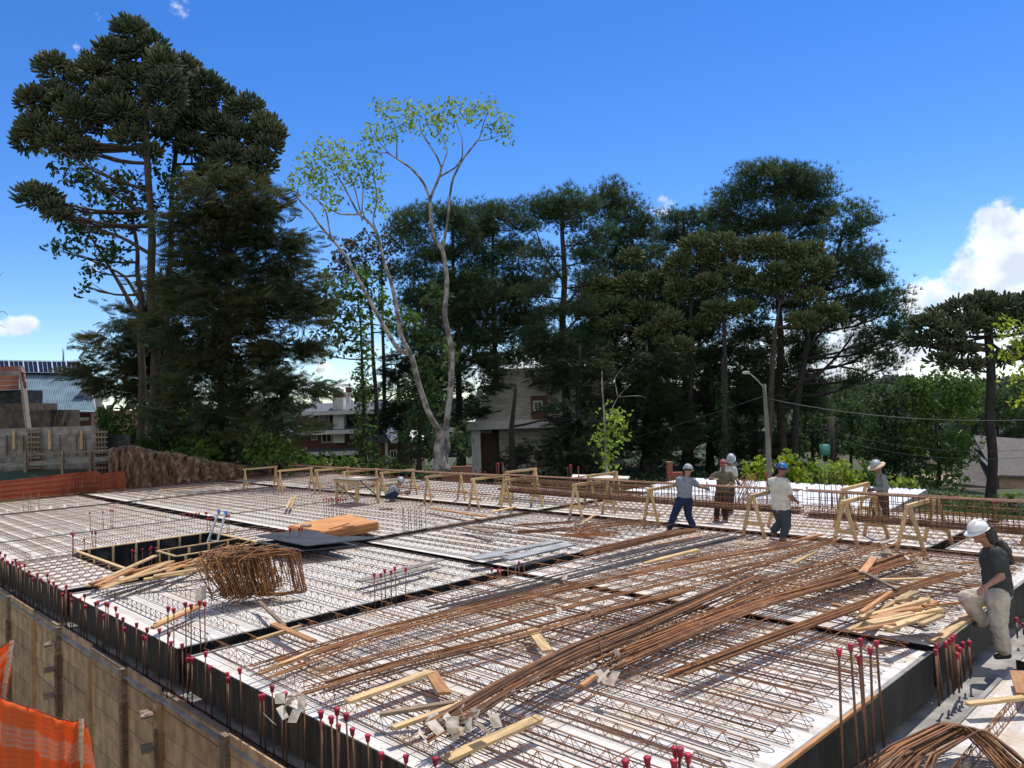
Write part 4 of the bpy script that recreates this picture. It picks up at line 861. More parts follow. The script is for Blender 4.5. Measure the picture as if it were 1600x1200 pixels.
# ------------------------------------------------------------------ trees
def trees():
    gA = 'tall araucarias at the left'
    # pair of big araucarias left (round clumps)
    cl = [(205, 45, 34, 26), (235, 70, 34, 26), (175, 80, 34, 26), (255, 95, 34, 28), (140, 118, 34, 28), (85, 105, 36, 26), (215, 125, 38, 30), (170, 145, 36, 28), (95, 150, 42, 28), (55, 150, 26, 20), (250, 150, 36, 30), (125, 172, 38, 26),
          (60, 195, 34, 26), (40, 215, 24, 22), (205, 215, 38, 24), (95, 215, 34, 24), (165, 185, 34, 24), (60, 305, 38, 24), (85, 325, 26, 18), (235, 185, 34, 24), (130, 230, 30, 20), (190, 170, 34, 24), (150, 105, 28, 22), (262, 125, 30, 24)]
    make_tree('araucaria', 'tallest araucaria at the left with a straight trunk and dense round clumps of twigs', 40, [(246, 700), (243, 600), (238, 470), (235, 330), (228, 180), (222, 60)], .30, cl, 'arau', m_ara, m_bark, group=gA, seed=2, dens=1.0, r1=.12, extra=[(((240, 400, 0), (190, 370, 0), (110, 345, .5), (70, 315, 1)), .12, .04), (((238, 340, 0), (170, 300, 1), (110, 235, 1.5)), .1, .03), (((236, 300, 0), (150, 270, -1), (70, 220, -1)), .1, .03)])
    cl = [(290, 105, 30, 24), (320, 130, 30, 24), (345, 150, 32, 26), (300, 160, 36, 28), (385, 165, 36, 26), (415, 195, 30, 24), (345, 195, 36, 28), (310, 190, 38, 30), (380, 215, 36, 26), (420, 225, 24, 22), (405, 250, 34, 26), (355, 240, 34, 26), (390, 275, 36, 24), (300, 225, 34, 26), (285, 180, 30, 24), (330, 265, 30, 22), (275, 210, 28, 22), (425, 205, 22, 20)]
    make_tree('araucaria', 'second araucaria just right of the tallest, with a slimmer trunk', 43, [(255, 700), (258, 600), (262, 470), (268, 330), (275, 220), (290, 120)], .22, cl, 'arau', m_ara, m_bark, group=gA, seed=3, dens=1.0, r1=.1, extra=[(((268, 300, 0), (330, 250, 0), (400, 215, .5)), .1, .03), (((268, 330, 0), (350, 270, -1), (400, 245, -1)), .1, .03)])
    b = [(110, 340, 40, 22), (160, 300, 40, 26), (140, 375, 40, 24), (95, 390, 26, 14), (150, 420, 26, 16), (190, 345, 36, 28), (120, 270, 36, 20), (180, 395, 30, 20), (135, 445, 18, 8), (200, 290, 30, 24), (60, 225, 34, 16), (110, 235, 40, 18), (270, 290, 40, 26), (240, 250, 30, 18), (225, 320, 30, 22)]
    make_tree('broadleaf_tree', 'forked open-crowned tree mixed into the left side of the araucarias', 41.5, [(222, 700), (222, 600), (220, 500), (218, 440), (212, 380), (205, 300)], .24, b, 'leaf', m_leafd, m_bark, seed=4, dens=.55, extra=[(((219, 500, 0), (185, 440, 0), (160, 400, 0), (130, 350, 0)), .13, .04), (((219, 470, 0), (195, 430, 0), (150, 410, 0), (100, 390, 0)), .1, .03)])
    # hanging dry-tipped tree to the right of the pair
    b = [(350, 320, 50, 40), (400, 330, 44, 40), (300, 350, 44, 40), (430, 375, 34, 30), (350, 390, 60, 45), (410, 420, 54, 40), (300, 430, 50, 45), (455, 440, 34, 26), (350, 470, 60, 45), (425, 480, 56, 36), (470, 490, 26, 30), (300, 510, 55, 45), (380, 540, 65, 45), (450, 550, 44, 34), (320, 590, 60, 45), (400, 610, 60, 40), (460, 600, 36, 26), (290, 640, 40, 35), (350, 660, 50, 35), (430, 660, 50, 30), (385, 290, 26, 20), (330, 285, 30, 20)]
    make_tree('dark_conifer', 'broad dark conifer with drooping boughs right of the tall araucarias', 39, [(345, 725), (348, 640), (352, 520), (360, 400), (370, 300)], .34, b, 'cedar', m_dark, m_barkd, seed=5, dens=1.25, group='dark drooping conifers')
    b = [(200, 510, 40, 16), (180, 540, 45, 16), (215, 480, 30, 14), (170, 575, 45, 16), (215, 560, 45, 22), (195, 605, 44, 14), (235, 620, 30, 22), (240, 520, 36, 30), (265, 570, 40, 30), (280, 480, 40, 26), (250, 440, 30, 20), (270, 620, 34, 26), (300, 560, 30, 26), (225, 585, 36, 20)]
    make_tree('dark_conifer', 'lower dark conifer reaching left over the metal roof', 46, [(262, 720), (258, 600), (255, 520), (252, 420)], .30, b, 'cedar', m_dark, m_barkd, seed=6, dens=1.3, group='dark drooping conifers')
    # the two leaning pale trees with light crowns
    Y = 36; x = []
    x += [(((686, 672, 0), (670, 648, 0), (654, 600, 0), (648, 575, 0), (643, 555, 0)), .15, .13), (((643, 555, 0), (622, 547, 0), (601, 512, 0), (579, 472, 0), (566, 448, 0), (537, 395, 0), (517, 372, 0), (498, 350, 0), (487, 332, 0), (466, 312, 0), (465, 295, 0)), .12, .035),
          (((643, 555, 0), (627, 528, 0), (617, 467, 0), (611, 440, 0), (600, 410, 0), (590, 365, 0), (575, 345, 0), (560, 335, 0), (537, 290, 0), (527, 275, 0)), .12, .035), (((560, 335, 0), (530, 335, 0), (505, 320, 0), (480, 300, 0)), .05, .02), (((590, 365, 0), (582, 345, 0), (590, 310, 0), (585, 280, 0), (580, 250, 0)), .05, .02),
          (((517, 372, 0), (510, 330, 0), (495, 310, 0), (485, 295, 0)), .045, .015), (((566, 345, 0), (556, 300, 0), (545, 270, 0), (520, 240, 0)), .04, .015), (((575, 350, 0), (565, 330, 0), (568, 290, 0), (555, 255, 0)), .04, .015)]
    lf = [(500, 225, 10, 8), (515, 250, 22, 14), (485, 250, 18, 12), (545, 240, 24, 14), (575, 255, 20, 14), (470, 275, 14, 10), (500, 275, 24, 12), (535, 272, 24, 12), (565, 285, 22, 12), (590, 270, 12, 10), (490, 300, 18, 8), (520, 310, 18, 8), (590, 302, 8, 6), (598, 326, 6, 5), (460, 285, 8, 8), (515, 325, 12, 6), (580, 320, 10, 6)]
    make_tree('leaning_tree', 'leaning pale-barked tree with the lower airy yellow-green crown', Y, [(686, 738), (687, 700), (686, 672)], .30, [(a, b_, c*1.1, d*1.1, (hash((a, b_)) % 7-3)*.2) for a, b_, c, d in lf], 'tuft', m_leafl, m_barkp, seed=7, dens=1.5, limbs=False, r1=.18, extra=x, group='two leaning pale trees')
    x = [(((697, 690, 0), (697, 667, 0), (705, 600, 0), (706, 547, 0), (700, 520, 0), (694, 493, 0), (699, 440, 0), (692, 390, 0), (677, 372, 0), (673, 340, 0), (672, 310, 0)), .17, .09), (((672, 310, 0), (662, 285, 0), (642, 262, 0), (620, 248, 0), (605, 238, 0), (592, 240, 0)), .08, .02), (((672, 310, 0), (687, 275, 0), (690, 262, 0), (682, 243, 0), (668, 222, 0), (657, 205, 0), (655, 185, 0)), .07, .02),
         (((687, 276, 0), (712, 262, 0), (723, 245, 0), (722, 215, 0), (712, 190, 0)), .05, .015), (((692, 390, .5), (700, 340, .5), (702, 312, .5), (707, 280, .4), (722, 250, .4), (738, 230, .3), (750, 215, .3), (754, 198, .3), (762, 175, .3)), .08, .02), (((748, 220, 0), (765, 218, 0), (785, 210, 0)), .03, .01), (((620, 248, 0), (620, 210, 0), (615, 190, 0), (598, 175, 0)), .035, .012), (((610, 242, 0), (595, 225, 0), (580, 210, 0)), .03, .01),
         (((690, 262, 0), (700, 235, 0), (690, 215, 0), (680, 195, 0)), .035, .012), (((757, 200, 0), (775, 190, 0), (785, 180, 0)), .025, .01), (((620, 200, 0), (640, 185, 0), (650, 175, 0)), .025, .01)]
    lf = [(592, 165, 8, 6), (610, 165, 14, 7), (630, 168, 14, 8), (600, 180, 8, 6), (640, 180, 12, 8), (582, 205, 12, 8), (596, 215, 12, 7), (575, 212, 7, 6), (612, 210, 10, 6), (580, 232, 12, 6), (660, 175, 12, 8), (678, 182, 16, 10), (695, 170, 16, 9), (700, 190, 18, 10), (672, 200, 14, 8), (722, 180, 16, 9), (735, 185, 10, 8), (715, 165, 8, 5), (742, 165, 6, 5), (752, 172, 9, 6), (762, 165, 6, 6), (773, 180, 6, 5), (783, 188, 6, 5), (785, 198, 5, 4), (790, 213, 6, 4), (765, 204, 6, 4), (690, 212, 12, 6), (650, 195, 8, 6), (630, 190, 8, 5)]
    make_tree('leaning_tree', 'taller pale-barked tree whose spreading airy crown stands against the sky', Y+.6, [(692, 738), (695, 710), (697, 690)], .26, [(a, b_, c*1.05, d*1.05, (hash((a, b_)) % 7-3)*.2) for a, b_, c, d in lf], 'tuft', m_leafl, m_barkp, seed=8, dens=1.6, limbs=False, r1=.18, extra=x, group='two leaning pale trees')
    # broadleaf trees between
    b = [(520, 445, 28, 20), (545, 470, 34, 24), (505, 480, 26, 18), (560, 500, 34, 24), (520, 520, 34, 16), (595, 470, 26, 22), (610, 500, 26, 20), (570, 440, 26, 14), (540, 540, 26, 12), (500, 550, 20, 8), (640, 500, 20, 18), (575, 420, 14, 10)]
    make_tree('broadleaf_tree', 'green spreading tree behind the leaning pair, sky showing under it', 44, [(588, 735), (588, 640), (584, 560), (578, 480), (572, 430)], .16, b, 'leaf', m_leaf, m_barkd, seed=9, dens=.6)
    b = [(568, 560, 11, 34), (566, 610, 12, 34), (568, 660, 13, 34), (570, 705, 14, 28), (566, 520, 10, 24)]
    make_tree('ivy_covered_tree', 'slim trunk wrapped in bright ivy in front of the white and brick house', 41, [(570, 735), (568, 640), (566, 560), (560, 470)], .13, b, 'tuft', m_leaf, m_barkd, seed=10, dens=2.2, limbs=False, cat='tree')
    b = [(665, 530, 20, 24), (660, 580, 22, 30), (672, 620, 24, 30), (650, 660, 24, 30), (675, 690, 26, 28), (640, 700, 20, 26), (720, 690, 16, 30), (700, 560, 16, 30), (685, 460, 26, 22), (640, 610, 16, 24)]
    make_tree('leafy_tree', 'dense leafy tree filling in behind the leaning trunks', 39, [(655, 740), (655, 660), (662, 580), (670, 480)], .12, b, 'leaf', m_leafd, m_barkd, seed=11, dens=.75)
    b = [(570, 380, 30, 20), (600, 395, 30, 26), (545, 400, 26, 22), (530, 425, 20, 16), (620, 360, 24, 20), (560, 420, 26, 18), (640, 345, 24, 18), (600, 430, 26, 18)]
    make_tree('eucalyptus', 'grey-green thin tree behind the lower airy crown', 58, [(600, 735), (600, 560), (595, 400)], .2, b, 'leaf', mat('grey_green_leaf', (.055, .065, .035), .6, (.08, .07, .04), .5, island=.3, trans=.2), m_barkd, seed=12, dens=.5)
    # pine row
    g = 'row of tall pines behind the site'
    Pn = [('first pine of the row from the left, behind the leaning trees', 52, [(720, 745), (718, 600), (712, 480), (705, 330)], [(640, 350, 34, 22), (690, 340, 40, 22), (720, 345, 30, 22), (660, 385, 44, 24), (715, 390, 40, 24), (645, 425, 34, 20), (690, 440, 50, 22), (735, 440, 30, 18), (650, 470, 30, 16), (640, 520, 34, 20), (700, 500, 44, 22), (740, 480, 26, 18)]),
          ('second pine of the row from the left, level-topped', 54, [(776, 745), (775, 640), (772, 500), (768, 330)], [(750, 340, 34, 24), (790, 335, 36, 22), (815, 350, 24, 20), (760, 375, 40, 22), (800, 390, 40, 22), (755, 415, 40, 18), (810, 430, 34, 18), (830, 440, 40, 16), (760, 460, 40, 18), (790, 520, 50, 20), (740, 530, 36, 18), (830, 500, 36, 16), (800, 562, 46, 15), (858, 585, 30, 14), (768, 592, 24, 12)]),
          ('third pine of the row, open in the middle with sky between its limbs', 50, [(893, 745), (884, 640), (880, 500), (881, 400), (878, 310)], [(850, 318, 30, 18), (885, 312, 34, 18), (910, 325, 26, 16), (865, 340, 34, 14), (905, 348, 26, 12), (838, 335, 20, 14), (930, 370, 20, 14), (840, 395, 34, 12), (860, 425, 30, 12), (915, 400, 20, 10), (845, 455, 40, 14), (905, 480, 34, 12), (860, 490, 40, 14), (925, 440, 24, 10), (900, 540, 46, 18), (850, 545, 40, 18)]),
          ('fourth pine of the row, tapering to a rounded point', 55, [(970, 745), (965, 600), (962, 450), (962, 295)], [(962, 298, 22, 14), (960, 318, 34, 18), (935, 330, 24, 16), (985, 340, 28, 18), (965, 360, 44, 20), (1008, 350, 14, 18), (930, 385, 30, 16), (985, 395, 40, 20), (950, 420, 44, 20), (1000, 430, 34, 20), (960, 470, 50, 24), (1000, 500, 40, 24), (940, 520, 40, 22)]),
          ('fifth pine of the row, low-topped between its neighbours', 58, [(1072, 745), (1070, 600), (1068, 450), (1068, 340)], [(1050, 345, 26, 14), (1080, 342, 28, 14), (1100, 350, 20, 14), (1040, 370, 30, 18), (1080, 380, 40, 20), (1030, 400, 24, 18), (1060, 430, 44, 24), (1110, 420, 34, 22), (1040, 480, 44, 30), (1100, 500, 44, 30)]),
          ('big domed pine, the tallest of the right half', 53, [(1222, 745), (1220, 640), (1218, 520), (1215, 400), (1212, 255)], [(1185, 275, 34, 20), (1215, 265, 34, 18), (1245, 280, 34, 20), (1275, 295, 26, 22), (1155, 300, 34, 22), (1200, 305, 44, 24), (1250, 320, 44, 24), (1130, 325, 24, 22), (1165, 345, 44, 24), (1215, 350, 44, 26), (1265, 355, 34, 24), (1290, 320, 16, 20), (1140, 365, 34, 18), (1240, 390, 44, 22), (1190, 395, 44, 22)]),
          ('last pine of the row at its right end, with a ragged outline', 50, [(1238, 745), (1245, 640), (1262, 520), (1300, 420), (1325, 340)], [(1325, 335, 26, 16), (1345, 350, 20, 18), (1310, 365, 24, 20), (1340, 385, 26, 20), (1352, 405, 16, 16), (1310, 410, 34, 20), (1345, 430, 34, 20), (1370, 435, 24, 18), (1385, 455, 26, 18), (1300, 440, 36, 20), (1395, 480, 20, 26), (1360, 480, 36, 22), (1320, 470, 34, 20), (1375, 520, 36, 26), (1400, 530, 12, 24), (1350, 550, 30, 22), (1385, 570, 24, 22), (1340, 590, 26, 14), (1310, 500, 26, 14)])]
    for i, (lb, Y, tr, bl) in enumerate(Pn):
        ex = []
        if i == 2: ex = [(((881, 480, 0), (915, 440, 0), (930, 400, 0)), .1, .03), (((881, 440, 0), (850, 400, 0), (838, 360, 0)), .1, .03), (((881, 520, 0), (930, 470, 0), (960, 460, 0)), .08, .03)]
        if i == 6: ex = [(((1232, 620, 0), (1255, 595, 0), (1300, 570, 0), (1350, 580, 0)), .16, .05), (((1236, 600, 0), (1275, 590, 0), (1310, 555, 0), (1335, 520, 0)), .14, .05), (((1250, 560, 0), (1300, 500, 0), (1350, 480, 0)), .12, .04)]
        tx = tr[2][0]
        bl = bl+[(tx+sx*(24+(yy % 17)), yy, 38, 22) for yy in range(455, 640, 34) for sx in (-1, 1) if not (i == 2 and yy < 520) and not (i == 1 and yy > 520) and not (i == 0 and yy > 560 and sx > 0) and not (i == 2 and yy > 575)]
        if i == 6: bl = bl[:-12]
        if i == 6:
            bl = [(x, y, rx*.95, ry*.95, None) [:4] for x, y, rx, ry in bl]
        make_tree('pine_tree', lb, Y, tr, .34 if i in (2, 5) else .27, bl, 'pine', m_pine, m_barkd if i != 5 else m_bark, group=g, seed=20+i, dens=.85, extra=ex)
    # araucarias between the pines
    g = 'araucarias among the pines'
    A = [('leftmost araucaria of the cluster in front of the pines, its clumps low', 50, [(1010, 745), (1010, 600), (1012, 470)], [(985, 400, 20, 16), (1020, 438, 26, 20), (985, 440, 24, 18), (940, 445, 22, 16), (960, 475, 22, 14), (1030, 490, 26, 18), (1000, 480, 24, 16), (1015, 520, 30, 18), (965, 505, 24, 12), (940, 510, 20, 12), (915, 490, 20, 12)]),
         ('middle araucaria of the cluster with the broad leftmost dome', 49, [(1078, 745), (1078, 600), (1082, 450)], [(1085, 385, 34, 26), (1060, 410, 26, 20), (1110, 405, 24, 18), (1060, 450, 28, 20), (1090, 450, 28, 18), (1045, 500, 30, 20), (1095, 505, 30, 16), (1060, 540, 34, 18)]),
         ('araucaria of the cluster with two rounded domes side by side', 48, [(1132, 745), (1132, 600), (1134, 450)], [(1132, 380, 26, 20), (1172, 385, 22, 20), (1145, 430, 30, 20), (1110, 440, 20, 14), (1165, 430, 22, 16), (1120, 480, 26, 14), (1160, 480, 24, 14)]),
         ('rightmost araucaria of the cluster, reddish trunk', 47, [(1196, 745), (1205, 600), (1217, 470)], [(1210, 380, 26, 18), (1240, 395, 26, 20), (1270, 390, 22, 16), (1212, 425, 28, 20), (1255, 420, 28, 20), (1285, 415, 20, 18), (1225, 440, 26, 16), (1270, 460, 22, 14), (1290, 485, 26, 16), (1260, 500, 26, 14), (1190, 440, 18, 14)])]
    for i, (lb, Y, tr, bl) in enumerate(A): make_tree('araucaria', lb, Y, tr, .27, bl, 'arau', m_ara2, m_bark if i == 3 else m_barkd, group=g, seed=40+i, dens=.95)
    g = 'dark understorey conifers'
    D = [('dark bushy conifer before the shingled house', 44, [(800, 745), (800, 680), (805, 600)], [(880, 705, 28, 24), (902, 650, 30, 28), (840, 720, 40, 22), (890, 700, 34, 30)]),
         ('dark conifer mass left of the light sapling', 46, [(905, 745), (905, 620), (905, 540)], [(905, 570, 44, 26), (880, 590, 26, 18), (930, 610, 34, 24), (915, 660, 36, 30), (900, 710, 40, 28), (860, 530, 30, 14), (935, 700, 26, 30)]),
         ('dark conifer mass right of the light sapling', 47, [(1010, 745), (1010, 620), (1010, 540)], [(985, 560, 44, 30), (1030, 580, 44, 34), (990, 620, 44, 34), (1040, 640, 44, 36), (1000, 690, 44, 36), (1050, 700, 40, 34)]),
         ('dark conifer mass below the domed araucarias', 50, [(1110, 745), (1110, 620), (1110, 540)], [(1090, 560, 44, 30), (1140, 570, 40, 30), (1090, 620, 44, 34), (1150, 630, 36, 34), (1100, 690, 40, 34), (1160, 690, 30, 34)]),
         ('dark conifer mass behind the street lamp', 56, [(1180, 745), (1180, 640), (1180, 560)], [(1180, 590, 40, 26), (1160, 650, 40, 34), (1190, 700, 40, 30), (1170, 530, 40, 18), (1230, 560, 30, 20), (1225, 610, 26, 26), (1290, 545, 24, 14)]),
         ('dark thicket tree behind the leaning trunks', 50, [(625, 745), (625, 660), (622, 590)], [(620, 590, 26, 34), (635, 640, 26, 34), (610, 670, 22, 34), (640, 560, 26, 26), (655, 600, 22, 34), (745, 600, 18, 34), (728, 650, 14, 30), (735, 570, 20, 26), (600, 620, 18, 30)])]
    for i, (lb, Y, tr, bl) in enumerate(D): make_tree('dark_conifer', lb, Y, tr, .25, bl, 'cedar', mat('near_black_green', (.026, .044, .022), .7, (.055, .068, .030), .4, island=.4, trans=.25, spec=.1), m_barkd, group=g, seed=50+i, dens=.8)
    g = 'broadleaf trees behind the site at the right'
    Q = [('broadleaf tree with yellowish top right of the big pine', 62, [(1270, 760), (1270, 690), (1270, 640)], [(1255, 650, 26, 14), (1285, 665, 30, 20), (1262, 690, 30, 20), (1300, 700, 26, 20)], m_leafd),
         ('grey silvery tree behind the utility pole', 70, [(1330, 770), (1330, 700), (1330, 640)], [(1320, 640, 34, 20), (1350, 655, 34, 24), (1325, 685, 34, 24), (1360, 700, 30, 20)], m_leafd),
         ('dark round-topped tree before the far houses', 58, [(1395, 790), (1398, 720), (1400, 640)], [(1375, 620, 34, 20), (1420, 620, 36, 22), (1390, 655, 44, 26), (1360, 700, 34, 26), (1410, 700, 44, 30), (1395, 740, 44, 26)], m_leafd),
         ('broad green tree right of the dark round-topped one', 56, [(1468, 790), (1466, 720), (1462, 650)], [(1440, 600, 36, 20), (1480, 595, 36, 20), (1460, 635, 44, 26), (1500, 640, 34, 26), (1440, 690, 40, 30), (1490, 700, 40, 30), (1465, 750, 40, 24), (1520, 610, 26, 20)], m_leaf),
         ('leafy tree behind the lone araucaria trunk', 66, [(1560, 760), (1560, 700), (1560, 640)], [(1540, 620, 34, 22), (1580, 615, 34, 22), (1550, 655, 34, 22), (1590, 660, 30, 24)], m_leafd),
         ('small dark tree on the slope between the pine and the pole', 75, [(1290, 720), (1290, 660), (1290, 600)], [(1290, 600, 14, 12), (1285, 620, 30, 14), (1320, 615, 30, 12), (1300, 635, 34, 14)], m_leafd),
         ('low dark tree under the limb of the ragged pine', 60, [(1240, 760), (1240, 700)], [(1235, 690, 26, 26), (1250, 730, 26, 18), (1215, 700, 18, 24)], m_leafd)]
    for i, (lb, Y, tr, bl, lm) in enumerate(Q): make_tree('broadleaf_tree', lb, Y, tr, .2, bl, 'leaf', lm, m_barkd, group=g, seed=70+i, dens=.75)
    cl = [(1470, 490, 26, 16), (1445, 505, 22, 14), (1500, 478, 28, 18), (1530, 470, 26, 18), (1560, 478, 28, 18), (1590, 472, 28, 18), (1480, 515, 30, 16), (1515, 500, 30, 16), (1550, 505, 26, 16), (1585, 500, 28, 16), (1455, 530, 24, 12), (1420, 530, 14, 9), (1500, 545, 24, 12), (1470, 560, 24, 12), (1515, 570, 16, 12), (1565, 560, 14, 10), (1600, 490, 26, 16), (1620, 510, 26, 16), (1600, 545, 22, 14), (1625, 540, 22, 14), (1548, 480, 20, 14)]
    make_tree('araucaria', 'lone flat-topped araucaria with a straight dark trunk near the right border', 42, [(1550, 800), (1549, 700), (1547, 600), (1545, 490)], .26, cl, 'arau', m_ara, m_barkd, seed=80, dens=.95, r1=.22, extra=[(((1546, 540, 0), (1500, 535, 0), (1460, 535, 0)), .1, .03), (((1546, 535, 0), (1580, 560, 0), (1605, 555, 0)), .1, .03), (((1546, 550, 0), (1520, 545, .5), (1490, 555, .5)), .08, .03)])
    b = [(1592, 520, 22, 12), (1580, 545, 16, 8), (1598, 560, 20, 10), (1590, 590, 12, 6), (1600, 625, 16, 8), (1575, 510, 8, 5), (1612, 590, 20, 14)]
    make_tree('leafy_branch_tree', 'yellow-green foliage entering at the right border', 16, [(1660, 760), (1650, 640), (1640, 520)], .12, b, 'tuft', m_leafy, m_bark, seed=81, dens=4.2, cat='tree')
    make_tree('bare_tree', 'bare grey twigs at the left border', 30, [(-60, 740), (-50, 560), (-30, 470)], .1, [(-30, 540, 10, 10)], 'tuft', m_leafd, m_barkp, seed=82, dens=.3, limbs=False, extra=[(((-50, 520, 0), (-20, 500, 0), (4, 485, 0), (12, 492, 0)), .03, .008), (((-20, 500, 0), (0, 508, 0), (8, 512, 0)), .015, .006), (((-40, 470, 0), (-10, 440, 0), (5, 425, 0)), .02, .006)])
    b = [(955, 645, 12, 8), (948, 665, 15, 11), (960, 680, 18, 12), (945, 700, 12, 14), (952, 725, 14, 12), (972, 655, 9, 6), (938, 680, 7, 5)]
    make_tree('ivy_sapling', 'bright yellow-green ivy-clad sapling in the middle of the dark trees', 33, [(948, 750), (946, 700), (942, 620), (940, 580)], .07, b, 'tuft', m_leafl, m_barkp, seed=83, dens=1.5, limbs=False, extra=[(((946, 660, 0), (965, 620, 0), (985, 600, 0)), .025, .008), (((965, 620, 0), (960, 590, 0), (975, 572, 0)), .02, .006), (((965, 620, 0), (1000, 618, 0), (1010, 622, 0)), .02, .006)])
    make_tree('ivy_covered_tree', 'dark trunk wrapped in green ivy behind the two workers with helmets', 45, [(1131, 760), (1131, 680), (1130, 560)], .3, [(1131, 690, 10, 24), (1131, 650, 10, 26), (1131, 610, 10, 20)], 'tuft', m_leafd, m_barkd, seed=84, dens=2.4, limbs=False)
trees()
def bushes():
    def bush(lb, Y, bl, m, seed, grp, dens=1.1):
        make_tree('bush', lb, Y, [(bl[0][0], 760), (bl[0][0], bl[0][1])], .04, bl, 'leaf' if Y > 30 else 'tuft', m, m_barkd, cat='bush', group=grp, seed=seed, dens=dens, limbs=False)
    g = 'bushes along the top of the earth bank'
    for i, (lb, Y, bl, m) in enumerate([('light green bush beside the metal roof', 44, [(180, 655, 26, 18), (200, 675, 26, 20), (170, 685, 22, 20), (215, 690, 20, 14)], m_leaf),
        ('bush at the foot of the tallest trunks', 38.5, [(235, 700, 22, 12), (270, 690, 26, 18), (255, 670, 18, 14)], m_leafd), ('wide green bush on the bank right of the tall trunks', 38, [(290, 690, 26, 18), (320, 705, 28, 16), (300, 665, 20, 16)], m_leaf),
        ('green bush in the middle of the bank', 38, [(360, 705, 30, 18), (390, 700, 26, 20), (345, 690, 20, 16)], m_leafd), ('green bush above the two leftmost trestles', 37, [(420, 710, 26, 16), (445, 700, 22, 20), (405, 690, 20, 20), (465, 712, 20, 14)], m_leaf),
        ('leafy bush in front of the white and brick house', 38, [(490, 722, 22, 9), (520, 724, 20, 9), (550, 724, 18, 8)], m_leaf), ('low bush above the crouching man', 40, [(600, 728, 22, 10), (630, 732, 22, 8), (575, 735, 18, 8)], m_leafd)]): bush(lb, Y, bl, m, 100+i, g)
    g = 'bright hedge behind the white roof'
    for i, (lb, Y, bl, m) in enumerate([('tall yellow-green shrub just right of the lamp post', 36, [(1236, 735, 14, 18), (1228, 715, 8, 12), (1248, 745, 16, 12)], m_leafy), ('yellow-green hedge shrub left of the lamp post', 36, [(1188, 735, 18, 14), (1180, 745, 14, 10)], m_leafy),
        ('middle shrub of the bright hedge', 37, [(1275, 742, 20, 14), (1292, 738, 16, 14)], m_leafl), ('shrub of the bright hedge right of the utility pole', 37, [(1318, 738, 20, 14), (1335, 748, 16, 10)], m_leafy), ('darker green shrub at the right end of the hedge', 38, [(1350, 745, 16, 16), (1368, 752, 12, 10)], m_leaf),
        ('small light shrub right of the man in the brimmed hat', 36, [(1405, 757, 14, 8), (1425, 760, 12, 6)], m_leafl)]): bush(lb, Y, bl, m, 120+i, g, 1.2)
    for i, (lb, px, py, Y) in enumerate((('palm fronds left of the lone araucaria trunk', 1515, 770, 40), ('palm fronds right of the lone araucaria trunk', 1580, 765, 40))):
        rs = np.random.RandomState(130+i); t = thing('palm', lb, 'palm', at(px, py+40, Y), 0, 'palms by the lone araucaria'); c = at(px, py+8, Y); MB().tube([at(px, py+45, Y), c], .14, 7).build('trunk', m_bark, t, True)
        P = []; D = []; S = []
        for k in range(11):
            a = k*.6+rs.rand(); 
            for q in range(22):
                f = q/22; r = 1.5*f; p = arr(c)+np.array((math.cos(a)*r, math.sin(a)*r, .7*f-1.5*f*f)); 
                for s in (-1, 1): P.append(p); D.append((math.cos(a)*.6-math.sin(a)*s, math.sin(a)*.6+math.cos(a)*s, -.5)); S.append(.42*(1-.5*f))
        o = scatter(np.array(P), np.array(D), BLADE, np.array(S), rs); np_mesh('fronds', o[0], o[1], m_leafl, t)
bushes()
def far_wood():
    rs = np.random.RandomState(9); n = 2600; th = rs.uniform(-1.0, 1.0, n); r = rs.uniform(110, 640, n)**1.; x = np.sin(th)*r; y = np.cos(th)*r; z = ground_h(x, y)
    P = np.stack([x, y, z+3], 1); m = 26; d = rs.randn(n, m, 3); d[:, :, 2] = np.abs(d[:, :, 2]); d /= np.linalg.norm(d, axis=2, keepdims=True); R = rs.uniform(3, 6.5, (n, 1, 1))
    Q = (P[:, None]+d*R).reshape(-1, 3); o = scatter(Q, d.reshape(-1, 3)+rs.randn(n*m, 3)*.4, tmpl_leaves(6, .5, 8), np.repeat(R.ravel(), m)*.42, rs)
    tag(np_mesh('far_wood', o[0], o[1], mat('far_tree_green', (.045, .065, .035), .8, (.07, .085, .045), .02, island=.35)), kind='stuff')
far_wood()
def undergrowth():
    rs = np.random.RandomState(10); n = 16000; u = rs.uniform(20.8, 52, n); v = rs.uniform(-16, 44, n); k = rs.rand(n) < .35; v[k] = rs.uniform(36.3, 50, k.sum()); u[k] = rs.uniform(8, 30, k.sum())
    xx = u*B2.x+v*A2.x; yy = u*B2.y+v*A2.y; ok = ~((u < 33) & (v > 8) & (v < 21)) & ~((xx < -12.5) & (yy < 39.5)); u, v = u[ok], v[ok]; x = u*B2.x+v*A2.x; y = u*B2.y+v*A2.y
    o = scatter(np.stack([x, y, ground_h(x, y)+.15], 1), rs.randn(len(x), 3)*.3+np.array((0, 0, 1)), LEAFB, rs.uniform(.3, .7, len(x)), rs); tag(np_mesh('undergrowth', o[0], o[1], m_leafd), kind='stuff')
undergrowth()
